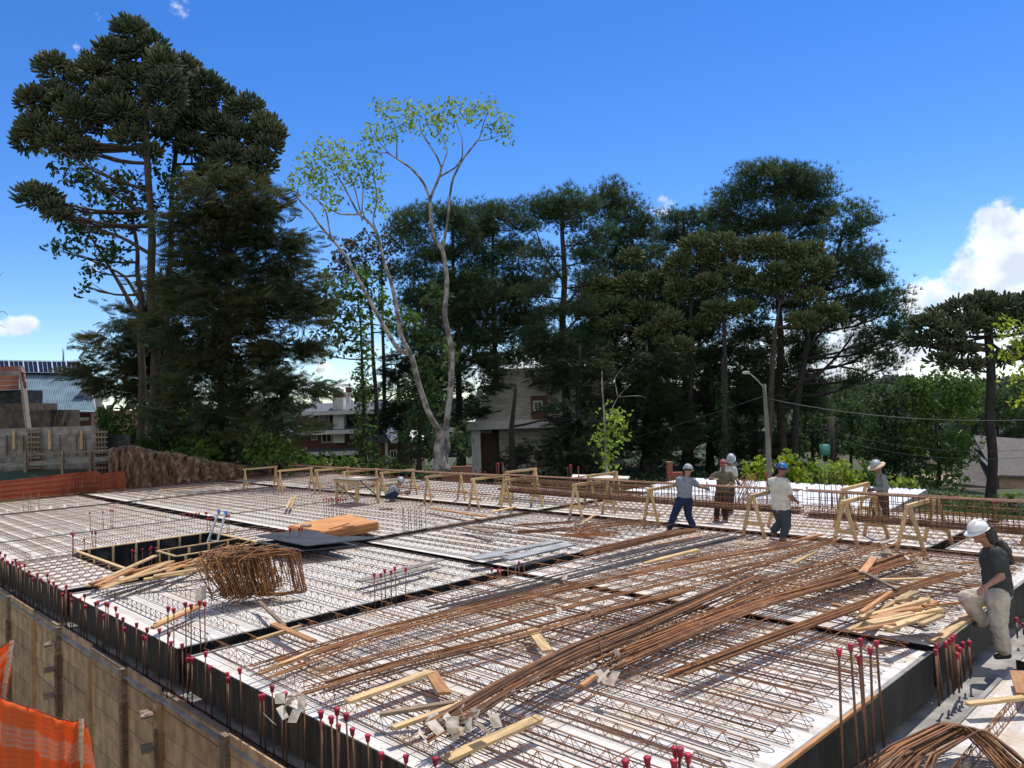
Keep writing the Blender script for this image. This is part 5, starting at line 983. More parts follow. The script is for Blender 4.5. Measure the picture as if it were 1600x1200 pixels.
# ------------------------------------------------------------------ houses, walls, poles
m_brick = mat('red_brick', (.19, .085, .06), .85, (.13, .06, .045), 12, .3, 30); m_white = mat('white_render', (.72, .70, .65), .8, (.60, .58, .54), 2); m_slate = mat('grey_slate', (.11, .115, .13), .6, (.07, .075, .085), 6, .3, 30)
m_glass = mat('window_glass', (.02, .025, .035), .12, spec=.7); m_shingle = mat('pale_shingle', (.58, .54, .44), .85, (.38, .36, .29), 1.2, .6, 6, stretch=(1, 1, 5), detail=8); m_metal = mat('ribbed_roof_blue', (.24, .33, .37), .45, (.17, .24, .28), 1.2, metal=.2)
m_whroof = mat('white_metal_roof', (.78, .79, .80), .4, (.66, .67, .69), 1.0); m_tile = mat('brown_grey_tile', (.13, .115, .105), .85, (.09, .08, .072), 5, .4, 25); m_tan = mat('tan_wall', (.33, .24, .15), .85, (.27, .19, .12), 2)
def pbox(x0, y0, x1, y1, Y, d):            # block whose front face covers these pixels at distance Y
    a = at((x0+x1)/2-abs(x1-x0)/2, (y0+y1)/2, Y); b = at((x0+x1)/2+abs(x1-x0)/2, (y0+y1)/2, Y); zt = at((x0+x1)/2, y0, Y).z; zb = at((x0+x1)/2, y1, Y).z
    return (a.x, Y, zb), (b.x, Y+d, zt)
def window(root, x0, y0, x1, y1, Y, m=None):
    a, b = pbox(x0, y0, x1, y1, Y-.06, .05); fr = MB(); w = .10; fr.box(a, (a[0]+w, b[1], b[2])); fr.box((b[0]-w, a[1], a[2]), b); fr.box((a[0]+w, a[1]+.002, b[2]-w), (b[0]-w, b[1], b[2])); fr.box((a[0]+w, a[1]+.002, a[2]), (b[0]-w, b[1], a[2]+w)); c = (a[0]+b[0])/2; fr.box((c-.035, a[1]+.004, a[2]+w), (c+.035, b[1], b[2]-w))
    f = fr.build('window', m or m_white, root, True); g = MB().box((a[0]+w, a[1]+.025, a[2]+w), (b[0]-w, b[1]-.003, b[2]-w)); g.v = [tuple(Vector(p)-Vector(root.location)) for p in g.v]; o = g.build('pane', m_glass, f)
def houses():
    # white and brick row house
    Y = 62; t = thing('row_house', 'white and brick three-storey house with tall white chimneys, left of centre', 'house', at(530, 760, Y))
    MB().box(*pbox(468, 640, 606, 672, Y+1.5, 8)).build('upper_wall', m_brick, t, True); MB().box(*pbox(455, 668, 606, 770, Y, 9.5)).build('wall', m_brick, t, True)
    for a in ((472, 628, 610, 641), (440, 660, 610, 672), (450, 692, 560, 706)):
        (x0, y0, z0), (x1, y1, z1) = pbox(*a, Y-.9, 1); mb = MB(); mb.add([(x0, y0, z0), (x1, y0, z0), (x1, y0+2.4, z1), (x0+.8, y0+2.4, z1), (x0, y0+2.42, z0), (x1, y0+2.42, z0)], [(0, 1, 2, 3), (0, 3, 4), (1, 5, 2), (0, 4, 5, 1), (3, 2, 5, 4)]); mb.build('pent_roof', m_slate, t, True)
        MB().box((x0-.05, y0-.12, z0-.32), (x1, y0+.1, z0+.002)).build('fascia', m_white, t, True)
    for a, y in (((520, 622, 537, 672), -.6), ((487, 622, 495, 648), .9), ((540, 614, 547, 642), 3)): MB().box(*pbox(*a, Y+y, 1)).build('chimney', m_white, t, True); MB().box(*pbox(a[0], a[1]-9, a[2], a[1]-.5, Y+y+.1, .8)).build('chimney_pot', m_brick, t, True)
    MB().box(*pbox(520, 672, 538, 692, Y-.4, .8)).build('pilaster', m_white, t, True)
    for a in ((498, 645, 515, 658), (545, 640, 555, 655), (482, 642, 490, 652)): window(t, *a, Y+1.4)
    for a in ((502, 675, 519, 692), (547, 671, 555, 686), (486, 675, 496, 688), (518, 708, 536, 726)): window(t, *a, Y)
    t = thing('brick_house', 'brick gabled house with white pilaster and small windows, left of the leaning trees', 'house', at(600, 760, 57)); Y = 57
    MB().box(*pbox(570, 690, 645, 775, Y, 8)).build('wall', m_brick, t, True); (x0, y0, z0), (x1, y1, z1) = pbox(566, 660, 612, 692, Y-.5, 9); c = (x0+x1)/2
    MB().prism([(x0, y0, z0), (x1, y0, z0), (c, y0, z1)], (0, 9, 0)).build('gable_roof', m_slate, t, True); (x0, y0, z0), (x1, y1, z1) = pbox(610, 672, 648, 692, Y-.6, 9); c = (x0+x1)/2; MB().prism([(x0, y0, z0), (x1, y0, z0), (c, y0, z1)], (0, 9, 0)).build('gable_roof', m_white, t, True)
    for a in ((573, 704, 586, 720), (609, 703, 621, 717)): window(t, *a, Y)
    MB().box(*pbox(602, 690, 606, 736, Y-.3, .3)).build('pilaster', m_white, t, True)
    # shingled mansard house
    Y = 54; t = thing('mansard_house', 'pale shingled mansard house in the shade behind the pines', 'house', at(840, 790, Y))
    MB().box(*pbox(752, 668, 975, 790, Y, 12)).build('wall', m_shingle, t, True); MB().box(*pbox(738, 672, 752, 790, Y-1, 3)).build('white_corner', m_white, t, True); MB().box(*pbox(753, 677, 778, 790, Y-.25, .3)).build('garage_door', mat('dark_brick', (.09, .045, .03), .85, (.065, .035, .025), 9), t, True)
    (x0, y0, z0), (x1, y1, z1) = pbox(728, 655, 980, 668, Y-1.6, 15); MB().box((x0, y0, z0), (x1, y1, z1)).build('cornice', m_white, t, True)
    (x0, y0, z0), (x1, y1, z1) = pbox(740, 572, 975, 655, Y-1.2, 12); e = 1.6; MB().add([(x0, y0, z0), (x1, y0, z0), (x1, y1, z0), (x0, y1, z0), (x0+e, y0+e, z1), (x1-e, y0+e, z1), (x1-e, y1-e, z1), (x0+e, y1-e, z1)], [(0, 3, 2, 1), (4, 5, 6, 7), (0, 1, 5, 4), (1, 2, 6, 5), (2, 3, 7, 6), (3, 0, 4, 7)]).build('mansard_roof', m_shingle, t, True)
    for a in ((830, 618, 856, 656), (905, 618, 936, 656), (832, 578, 852, 596)):
        MB().box(*pbox(*a, Y-1.35, 2)).build('dormer', m_brick, t, True); window(t, a[0]+3, a[1]+8, a[2]-8, a[3]-14, Y-1.35)
    for a in ((920, 676, 936, 696), (880, 676, 892, 696)): window(t, *a, Y)
    # house with ribbed roof and solar panels
    Y = 50; t = thing('metal_roof_house', 'brick house with ribbed blue-grey metal roof and solar panels at the left', 'house', at(100, 760, Y))
    MB().box(*pbox(-60, 645, 143, 760, Y+.8, 7)).build('wall', m_brick, t, True); MB().box(*pbox(70, 653, 139, 658, Y+.74, .05)).build('wall_band', m_white, t, True)
    el, er = at(-60, 640, Y), at(150, 644, Y); rl, rr = at(-60, 566, Y+5), at(134, 570.5, Y+5); mb = MB(); n = 74; V = []
    for i in range(n*4+1):
        f = i/(n*4); h = (0, .05, .05, 0)[i % 4]; nrm = Vector((0, -.6, .8))*h; V += [el.lerp(er, f)+nrm, rl.lerp(rr, f)+nrm]
    mb.add(V, [(2*i, 2*i+2, 2*i+3, 2*i+1) for i in range(n*4)]); mb.build('ribbed_roof', m_metal, t, True)
    MB().tube([er, rr], .07, 5).build('verge', m_white, t, True); MB().tube([el, er], .08, 6).build('gutter', m_metal, t, True)
    m_pv = mat('solar_cell', (.012, .015, .03), .2, spec=.6)
    for i in range(8):
        x0 = -48+22.3*i; q = [at(x0, 587.5+.3*i, Y+3.62), at(x0+21.6, 587.8+.3*i, Y+3.62), at(x0+19.2, 569.5+.3*i, Y+4.75), at(x0-2.4, 569.2+.3*i, Y+4.75)]; up = Vector((0, -.14, .24))
        o = MB().prism([p+up for p in q], (0, -.02, .03)).build('solar_panel', m_pv, t, True); fr = MB()
        for k in range(4): fr.bar(q[k]+up*1.3, q[(k+1) % 4]+up*1.3, .05, .04)
        for k in (1, 2): a = q[0].lerp(q[1], k/3)+up*1.35; b = q[3].lerp(q[2], k/3)+up*1.35; fr.bar(a, b, .02, .01)
        fr.v = [tuple(Vector(p)-Vector(t.location)) for p in fr.v]; fr.build('panel_frame', m_alu, o)
    MB().box(*pbox(127, 588, 145, 636, Y+1.6, 1.2)).build('chimney', m_conc, t, True)
    o = MB().tube([at(99, 572, Y+6), at(99, 543, Y+6)], .06, 6).build('antenna_mast', m_alu); tag(o, 'thin grey mast rising behind the ridge of the metal roof', 'mast')
    # old block building in front with rusty sheeting
    Y = 44; t = thing('block_ruin', 'unfinished block building with rusty sheet roof at the left border', 'building', at(20, 760, Y))
    MB().box(*pbox(-90, 632, 42, 700, Y, 3)).build('block_wall', mat('old_blocks', (.12, .085, .06), .9, (.05, .04, .033), 2.5, .8, 12, detail=8), t, True); MB().box(*pbox(40, 641, 79, 700, Y+.1, 3)).build('block_wall', MATS['old_blocks'], t, True)
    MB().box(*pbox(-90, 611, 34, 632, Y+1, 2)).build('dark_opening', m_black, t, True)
    for k in range(5):
        a, b = pbox(-90, 574+k*7.4, 29, 581+k*7.4, Y+.8-k*.15, .05); MB().box(a, b).build('rusty_sheet', mat('rusty_sheet', (.34, .12, .07), .75, (.2, .075, .045), 1.5) if k != 1 else m_wallgrey, t, True)
    MB().bar(at(33, 573, Y-.4), at(45, 676, Y-1.2), .14, .35, (0, 1, 0)).build('leaning_board', m_woodgrey, t, True)
    for k in range(12): MB().bar(at(34+rnd.uniform(-2, 2), 578+k*3, Y-.6), at(38+rnd.uniform(-2, 3), 583+k*3, Y-.6), .1, .1).build('broken_tile', mat('pink_tile', (.30, .10, .08), .8, island=.4), t, True)
    # grey boarded retaining wall with struts
    Y = 36.5; t = thing('retaining_wall', 'grey boarded retaining wall with timber struts behind the far orange net', 'retaining wall', at(70, 790, Y))
    (x0, y0, z0), (x1, y1, z1) = pbox(-120, 669, 150, 800, Y, .3); z = z1; k = 0
    mb = MB()
    while z > z0:
        mb.box((x0, Y+rnd.uniform(-.012, .012), max(z0, z-.42)), (x1, Y+.2, z-.015)); z -= .42
    mb.build('boards', m_wallgrey, t, True)
    for x in (-90, -40, 21, 77, 127): MB().box(*pbox(x-1.8, 672, x+1.8, 702, Y-.14, .12)).build('short_post', m_wood, t, True)
    for x in (-60, 9, 35, 92, 118, 132): MB().box(*pbox(x-.9, 680, x+.9, 712, Y-.1, .08)).build('thin_post', m_woodold, t, True)
    for xc in (52, 157):
        for x in (-7, -2.5, 2.5, 7): MB().box(*pbox(xc+x-.8, 672, xc+x+.8, 760, Y-.2, .08)).build('ladder_upright', m_woodold, t, True)
        for q in range(11): MB().box(*pbox(xc-11, 674+q*8, xc+11, 676.5+q*8, Y-.28, .06)).build('ladder_cleat', m_woodold, t, True)
    (a, b) = (at(-120, 736, Y-1.2), at(176, 716, Y-1.2)); MB().bar(a, b, .07, .2).build('rail', m_woodgrey, t, True); MB().bar(a+Vector((0, .3, .45)), b+Vector((0, .3, .38)), .12, .08).build('rail', m_woodold, t, True)
    for x in (-70, 40, 98, 142, 172): MB().bar(at(x, 780, Y-1.4), at(x, 705, Y-1.3), .12, .1).build('strut', m_woodold, t, True)
    for x in (-90, 5, 60, 110): MB().bar(at(x, 775, Y-1.6), at(x+28, 735, Y-.2), .08, .08).build('diagonal_strut', m_woodold, t, True)
    MB().box((x1-.1, Y+.1, z0), (x1+1.6, Y+.3, z1-.5)).build('dark_end', m_black, t, True)
    # white metal roof behind the cage
    t = thing('white_roof', 'low white ribbed metal roof behind the cage at the right', 'roof', U(23, 9.6, -1.0)); P = [U(22.6, 9.0, -.95), U(31.6, 9.8, -.72), U(31.9, 20.5, -.72), U(22.6, 20.5, -.95)]; V = []; n = 66
    for i in range(n*4+1):
        f = i/(n*4); h = Vector((0, 0, (0, .035, .035, 0)[i % 4])); V += [P[0].lerp(P[3], f)+h, P[1].lerp(P[2], f)+h]
    MB().add(V, [(2*i, 2*i+2, 2*i+3, 2*i+1) for i in range(n*4)]).build('ribbed_sheet', m_whroof, t, True); MB().bar(P[0]-Vector((0, 0, .1)), P[1]-Vector((0, 0, .1)), .06, .22).build('fascia', m_conc, t, True); MB().prism([P[0]+Vector((.2, .4, -2.6)), P[1]+Vector((-.2, .4, -2.8)), P[2]+Vector((-.3, 0, -2.8)), P[3]+Vector((.3, 0, -2.6))], (0, 0, 2.5)).build('wall', m_conc, t, True)
    for k in range(16): MB().box((0, 0, 0), (.1, .35, .02)).build('ridge_gap', m_black, t).location = (P[1].lerp(P[2], .03+k*.06)+Vector((-.35, -.2, .05)))-Vector(t.location)
    # grey tiled houses at the right
    Y = 58
    t = thing('tiled_house', 'tan house with steep grey tiled roofs at the right border', 'house', at(1560, 830, Y)); MB().box(*pbox(1512, 755, 1660, 840, Y+1, 9)).build('wall', m_tan, t, True)
    def slab(pts, name, m): MB().prism(pts, (0, .05, -.18)).build(name, m, t, True)
    slab([at(1496, 755, Y-.5), at(1560, 762, Y-.5), at(1600, 720, Y+4), at(1520, 690, Y+4)], 'roof', m_tile); slab([at(1555, 742, Y-1), at(1660, 745, Y-1), at(1660, 690, Y+3.5), at(1520, 680, Y+3.5)], 'roof', m_tile)
    MB().bar(at(1516, 700, Y-1.2), at(1560, 742, Y-1.5), .3, .15).build('verge', m_white, t, True); window(t, 1524, 768, 1536, 778, Y+1)
    MB().box(*pbox(1562, 742, 1660, 790, Y-.6, 3)).build('wall', m_tan, t, True)
    t = thing('far_house', 'small grey roofed house seen between the hedge and the dark trees', 'house', at(1400, 760, 70)); MB().prism([at(1380, 745, 70), at(1416, 750, 70), at(1412, 736, 74), at(1392, 734, 74)], (0, 0, -.2)).build('roof', m_tile, t, True); MB().box(*pbox(1384, 746, 1412, 775, 70.5, 4)).build('wall', m_tan, t, True)
    t = thing('brick_pier_wall', 'little brick wall with pier behind the man in blue trousers', 'wall', at(1050, 780, 40)); MB().box(*pbox(1044, 722, 1052, 780, 40, .5)).build('pier', mat('salmon_brick', (.30, .13, .08), .85, (.24, .1, .06), 8), t, True); MB().box(*pbox(1052, 738, 1068, 780, 40.1, .3)).build('wall', MATS['salmon_brick'], t, True)
    t = thing('garden_wall', 'low salmon wall behind the foot of the leaning trees', 'wall', at(715, 770, 40)); MB().box(*pbox(692, 729, 738, 775, 40, .3)).build('wall', MATS['salmon_brick'], t, True)
    t = thing('deck_panel', 'white panel raised on props behind the middle of the cage', 'panel', at(935, 752, 30)); MB().prism([at(892, 748, 27), at(980, 750, 27), at(984, 746, 31), at(895, 743, 31)], (0, 0, .05)).build('sheet', m_foam, t, True); MB().bar(at(892, 748, 26.9), at(930, 741, 27.2), .08, .04).build('batten', m_wood, t, True)
    for x in (900, 970): MB().tube([at(x, 790, 28), at(x, 748, 28)], .05, 6).build('prop', m_woodold, t, True)
    # lamp post, utility pole, wires
    Y = 31; t = thing('street_lamp', 'leaning grey concrete lamp post with a curved arm', 'street lamp', at(1203, 790, Y)); MB().tube([at(1204, 790, Y), at(1200, 690, Y), at(1196, 630, Y), at(1194, 600, Y)], [.115, .10, .08, .065], 10).build('post', mat('pale_concrete', (.14, .125, .10), .9, (.10, .09, .075), 3), t, True)
    a = at(1194, 606, Y); b = at(1168, 582, Y-.5); MB().tube([a, a.lerp(b, .35)+Vector((0, 0, .06)), a.lerp(b, .7)+Vector((0, 0, .07)), b], .022, 6).build('arm', m_conc, t, True); MB().ell(b+Vector((-.06, 0, 0)), (.17, .10, .06)).build('lamp_head', m_conc, t, True)
    Y = 40; t = thing('utility_pole', 'dark wooden utility pole with a green transformer box', 'utility pole', at(1301, 790, Y)); MB().tube([at(1302, 790, Y), at(1299, 650, Y)], [.17, .13], 8).build('pole', m_barkd, t, True)
    MB().tube([at(1289, 711, Y-.2), at(1289, 694, Y-.2)], .26, 12).build('transformer', mat('green_paint', (.10, .26, .20), .5), t, True); MB().bar(at(1282, 668, Y), at(1318, 670, Y), .1, .12).build('cross_arm', m_barkd, t, True)
    m_w = mat('cable_black', (.02, .02, .02), .6)
    for i, (p, q, sag, lb) in enumerate((((at(1196, 622, 31)), at(1640, 655, 26), .35, 'main overhead cable running right from the lamp post'), (at(1196, 618, 31), at(820, 728, 46), .2, 'thin cable running left and down from the lamp post'), (at(1299, 672, 40), at(1640, 700, 30), .5, 'upper of the thin wires right of the utility pole'), (at(1299, 684, 40), at(1640, 712, 30), .5, 'lower of the thin wires right of the utility pole'), (at(1299, 668, 40), at(1196, 650, 31), .3, 'short wire between utility pole and lamp post'))):
        o = MB().tube([p.lerp(q, f)-Vector((0, 0, sag*4*f*(1-f))) for f in np.linspace(0, 1, 14)], .012 if i == 0 else .008, 4).build('cable', m_w); tag(o, lb, 'cable')
houses()
# ------------------------------------------------------------------ people
def cloth(name, col, col2, tr=0): return mat(name, tuple(c*1.08 for c in col), .9, tuple(c*.85 for c in col2), 9, .6, 60, spec=.1, detail=8, lo=.45, hi=.72)
m_skin = mat('skin', (.36, .19, .125), .5, (.30, .15, .095), 20, spec=.35); m_skind = mat('tanned_skin', (.25, .125, .08), .5, (.20, .10, .06), 20, spec=.35)
m_hair = mat('dark_hair', (.03, .018, .012), .5, (.06, .035, .022), 30, .6, 80, stretch=(1, 1, .2)); m_boot = mat('black_boot', (.02, .018, .017), .6)
def cap_ell(mb, p, q, r0, r1, side=None, flat=1., n=12):
    """tapered capsule; side: direction of full width, depth scaled by flat"""
    p = Vector(p); q = Vector(q); d = q-p; L = d.length; d = d.normalized() if L > 1e-6 else Vector((0, 0, 1))
    s = Vector(side) if side is not None else d.orthogonal(); s = (s-d*s.dot(d)).normalized(); t = d.cross(s); vs = []; rings = []
    for a in (-88, -60, -30): rings.append((math.sin(R_(a))*r0, math.cos(R_(a))*r0, 0))
    for f in (0, .25, .5, .75, 1): rings.append((0, r0+(r1-r0)*f, f))
    for a in (30, 60, 88): rings.append((math.sin(R_(a))*r1, math.cos(R_(a))*r1, 1))
    for off, r, f in rings:
        c = p+d*(L*f+off)
        for k in range(n): a = 2*math.pi*k/n; vs.append(c+s*math.cos(a)*r+t*math.sin(a)*r*flat)
    m = len(rings); fs = [(j*n+k, j*n+(k+1) % n, (j+1)*n+(k+1) % n, (j+1)*n+k) for j in range(m-1) for k in range(n)]+[tuple(range(n))[::-1], tuple(range((m-1)*n, m*n))]
    mb.add(vs, fs, True)
TEXN = bpy.data.textures.new('wrinkles', 'CLOUDS'); TEXN.noise_scale = .06; TEXN.noise_depth = 2
def fuse(o, vox, sm=2, wrinkle=0):
    r = o.modifiers.new('fuse', 'REMESH'); r.mode = 'VOXEL'; r.voxel_size = vox; r.use_smooth_shade = True
    s = o.modifiers.new('smooth', 'SMOOTH'); s.factor = .5; s.iterations = sm
    if wrinkle: d = o.modifiers.new('folds', 'DISPLACE'); d.texture = TEXN; d.strength = wrinkle; d.mid_level = .5; d.texture_coords = 'LOCAL'
    return o
def person(label, J, face, top, bottom, skin=m_skin, sleeve=.55, hat=None, hair=None, vox=.014, fat=1., width=.2, trouser=1., gloves=None, shoe=m_boot, bald=True, shade=None, strap=None, deep=1.):
    """J: joints as points in the scene; face: direction the person looks"""
    S = 1.; root = thing('person', label, 'person', (J['pel'].x, J['pel'].y, min(J['anL'].z, J['anR'].z)-.09)); V = Vector; f = V(face).normalized(); lat = (J['shR']-J['shL']); lat = lat.normalized()
    hl = (J['hiR']-J['hiL']).normalized(); up = (J['head']-J['neck']).normalized(); hs = f.cross(V((0, 0, 1))).normalized(); hu = hs.cross(f).normalized(); RM = Matrix((hs, f, hu)).transposed(); hc = J['head']
    b = MB()
    b.ell(hc+hu*.015, (.077, .095, .108), 16, 12, RM); b.ell(hc-hu*.065+f*.028, (.056, .062, .062), 12, 8, RM)          # skull, jaw
    b.ell(hc+f*.098-hu*.022, (.013, .022, .024), 8, 6, RM); b.ell(hc+f*.094-hu*.038, (.017, .02, .012), 8, 6, RM)          # nose
    b.ell(hc+f*.083-hu*.066, (.026, .014, .007), 8, 5, RM); b.ell(hc+f*.081-hu*.079, (.023, .014, .007), 8, 5, RM); b.ell(hc+f*.078-hu*.10, (.022, .018, .016), 8, 5, RM)   # lips, chin
    b.ell(hc+f*.083+hu*.022, (.05, .014, .010), 10, 5, RM)                                                                 # brow
    for s in (-1, 1): b.ell(hc+hs*s*.078-hu*.015-f*.005, (.009, .02, .031), 8, 6, RM)
    cap_ell(b, J['neck']-up*.04, hc-hu*.06-f*.01, .055*fat, .052)
    ch = (J['shL']+J['shR'])/2; sw = (J['shR']-J['shL']).length/2
    cap_ell(b, J['pel'], J['pel'].lerp(ch, .45), .135*fat, .125*fat, hl, .72, 16); cap_ell(b, J['pel'].lerp(ch, .45), ch-(ch-J['pel']).normalized()*.08, .125*fat, .15*fat, lat, .66, 16)
    cap_ell(b, J['shL'].lerp(ch, .15), J['shR'].lerp(ch, .15), .06, .06)
    hands = []
    for s in 'LR':
        sh, el, ha = J['sh'+s], J['el'+s], J['ha'+s]; cap_ell(b, sh, el, .05*fat, .04*fat); cap_ell(b, el, ha, .041*fat, .026)
        hi, kn, an = J['hi'+s], J['kn'+s], J['an'+s]; cap_ell(b, hi, kn, .085*fat, .056*fat); cap_ell(b, kn, an, .055*fat, .036)
        d = J.get('hd'+s, (ha-el)).normalized(); pal = J.get('hn'+s, V((0, 0, -1))); pal = (pal-d*pal.dot(d)); pal = pal.normalized() if pal.length > .01 else d.orthogonal().normalized(); ac = d.cross(pal)
        cap_ell(b, ha, ha+d*.055, .033, .038, ac, .45)
        for k, ln in enumerate((.062, .072, .068, .052)):
            r = ha+d*.085+ac*(.03-.02*k); cur = .35+.12*k; m1 = r+d*ln*.5*math.cos(cur*.5)+pal*ln*.5*math.sin(cur*.6); m2 = m1+(d*math.cos(cur*1.6)+pal*math.sin(cur*1.6))*ln*.5; cap_ell(b, r-d*.02, m1, .0098, .009, n=6); cap_ell(b, m1, m2, .009, .0075, n=6)
        th = ha+d*.03+ac*.036; cap_ell(b, ha+d*.015+ac*.02, th+d*.02+ac*.012+pal*.01, .013, .011, n=6); cap_ell(b, th+d*.02+ac*.012+pal*.01, th+d*.05+ac*.015+pal*.025, .011, .009, n=6)
        toe = J.get('to'+s, an+f*.14+V((0, 0, -.05))); hands.append((an, toe))
        cap_ell(b, an-V((0, 0, .03)), toe, .035, .03)
    fuse(b.build('body', skin, root, True), min(vox, .009), 1)
    e = MB()
    for s in (-1, 1): e.ell(hc+f*.084+hs*s*.032+hu*.003, (.012, .007, .006), 8, 5, RM)
    e.build('eyes', mat('eye_dark', (.02, .012, .01), .2), root, True); 
    t = MB(); F = 1.14*fat; mid = J['pel'].lerp(ch, .5)
    cap_ell(t, J['pel']+(ch-J['pel']).normalized()*.03, mid, .145*F, .138*F, hl, .76*deep, 16); cap_ell(t, mid, ch-(ch-J['pel']).normalized()*.09, .138*F, .152*F, lat, .72*deep, 16); cap_ell(t, J['shL'].lerp(ch, .1), J['shR'].lerp(ch, .1), .072*fat, .072*fat); cap_ell(t, ch, J['neck'].lerp(hc, -.1)-up*.02, .08, .066)
    for s in 'LR':
        sh, el, ha = J['sh'+s], J['el'+s], J['ha'+s]
        if sleeve > 1: cap_ell(t, sh, el, .073*fat, .058*fat); cap_ell(t, el, el.lerp(ha, sleeve-1), .058*fat, .042*fat)
        else: cap_ell(t, sh, sh.lerp(el, sleeve), .074*fat, .070*fat)
    fuse(t.build('shirt', top, root, True), vox, 2, .028)
    t = MB(); T = trouser*fat; cap_ell(t, J['hiL'].lerp(J['hiR'], .1), J['hiR'].lerp(J['hiL'], .1), .115*fat, .115*fat, (0, 0, 1), 1); cap_ell(t, J['pel'], J['pel']+(ch-J['pel']).normalized()*.07, .143*fat*1.06, .135*fat, hl, .8*deep, 16)
    for s in 'LR':
        hi, kn, an = J['hi'+s], J['kn'+s], J['an'+s]; cap_ell(t, hi, kn, .105*fat*trouser**.6, .078*T); cap_ell(t, kn, kn.lerp(an, .92), .077*T, .070*T)
    fuse(t.build('trousers', bottom, root, True), vox, 2, .028)
    for an, toe in hands:
        t = MB(); d = (toe-an); d.z = 0; d = d.normalized() if d.length > .02 else f; cap_ell(t, V((an.x, an.y, toe.z+.01))-d*.05, toe+d*.02, .045, .040, d.cross(V((0, 0, 1))), .9); cap_ell(t, an, V((an.x, an.y, toe.z+.02)), .045, .045); fuse(t.build('boot', shoe, root, True), .012, 2)
    if gloves:
        for s in 'LR':
            t = MB(); ha = J['ha'+s]; d = J.get('hd'+s, (ha-J['el'+s])).normalized(); cap_ell(t, ha-d*.02, ha+d*.07, .036, .045, None, .8); cap_ell(t, ha+d*.07, ha+d*.13, .035, .02, None, .8); fuse(t.build('glove', gloves, root, True), .012, 1)
    if hair: 
        t = MB()
        for p, q, r0, r1 in hair: cap_ell(t, p, q, r0, r1)
        t.ell(hc+hu*.02-f*.02, (.083, .095, .105), 14, 10, RM); fuse(t.build('hair', m_hair, root, True), .012, 2, .02)
    else:
        t = MB(); t.ell(hc+hu*.02-f*.014, (.081, .092, .103), 14, 10, RM, 0, 1.9); t.build('hair', m_hair, root, True)
    if hat:
        kind, hm = hat; t = MB(); z = hc+hu*.05
        if kind in ('helmet', 'brim'):
            t.ell(z, (.108, .132, .108), 20, 10, RM, 0, 1.62)
            for k in range(3):
                o = hs*(k-1)*.028; t.tube([z+o+f*.135*math.sin(a)+hu*(.112*math.cos(a)*(1 if k == 1 else .965)) for a in np.linspace(-1.2, 1.2, 11)], .008, 5)
            v = []; n = 20
            for k in range(n+1):
                a = math.pi*2*k/n; fr = max(0, math.cos(a)); w = .012+.045*fr**1.5; di = hs*math.sin(a)*.108+f*math.cos(a)*.132; v += [z+di*.98-hu*.004, z+di*(1+w/.12)-hu*(.012+.02*fr), z+di*(1+w/.12)-hu*(.018+.02*fr), z+di*.97-hu*.016]
            t.add(v, [(4*k+i, 4*k+(i+1) % 4, 4*k+4+(i+1) % 4, 4*k+4+i) for k in range(n) for i in range(4)], True)
            t.build('helmet', hm, root, True)
            if kind == 'brim':
                q = MB(); v = []; n = 26
                for k in range(n+1):
                    a = math.pi*2*k/n; di = hs*math.sin(a)+f*math.cos(a); v += [z+di*.115-hu*.0, z+di*.205-hu*.035, z+di*.205-hu*.043, z+di*.115-hu*.012]
                q.add(v, [(4*k+i, 4*k+(i+1) % 4, 4*k+4+(i+1) % 4, 4*k+4+i) for k in range(n) for i in range(4)], True); q.build('sun_brim', mat('straw_brim', (.55, .38, .24), .8), root, True)
        else:
            t.ell(z-hu*.015, (.09, .108, .085), 16, 8, RM, 0, 1.6); t.add([z+f*.09+hs*.07-hu*.02, z+f*.17+hs*.05-hu*.035, z+f*.17-hs*.05-hu*.035, z+f*.09-hs*.07-hu*.02, z+f*.09+hs*.07-hu*.028, z+f*.17+hs*.05-hu*.043, z+f*.17-hs*.05-hu*.043, z+f*.09-hs*.07-hu*.028], [(0, 1, 2, 3), (7, 6, 5, 4), (0, 4, 5, 1), (1, 5, 6, 2), (2, 6, 7, 3), (3, 7, 4, 0)], True); t.build('cap', hm, root, True)
    return root
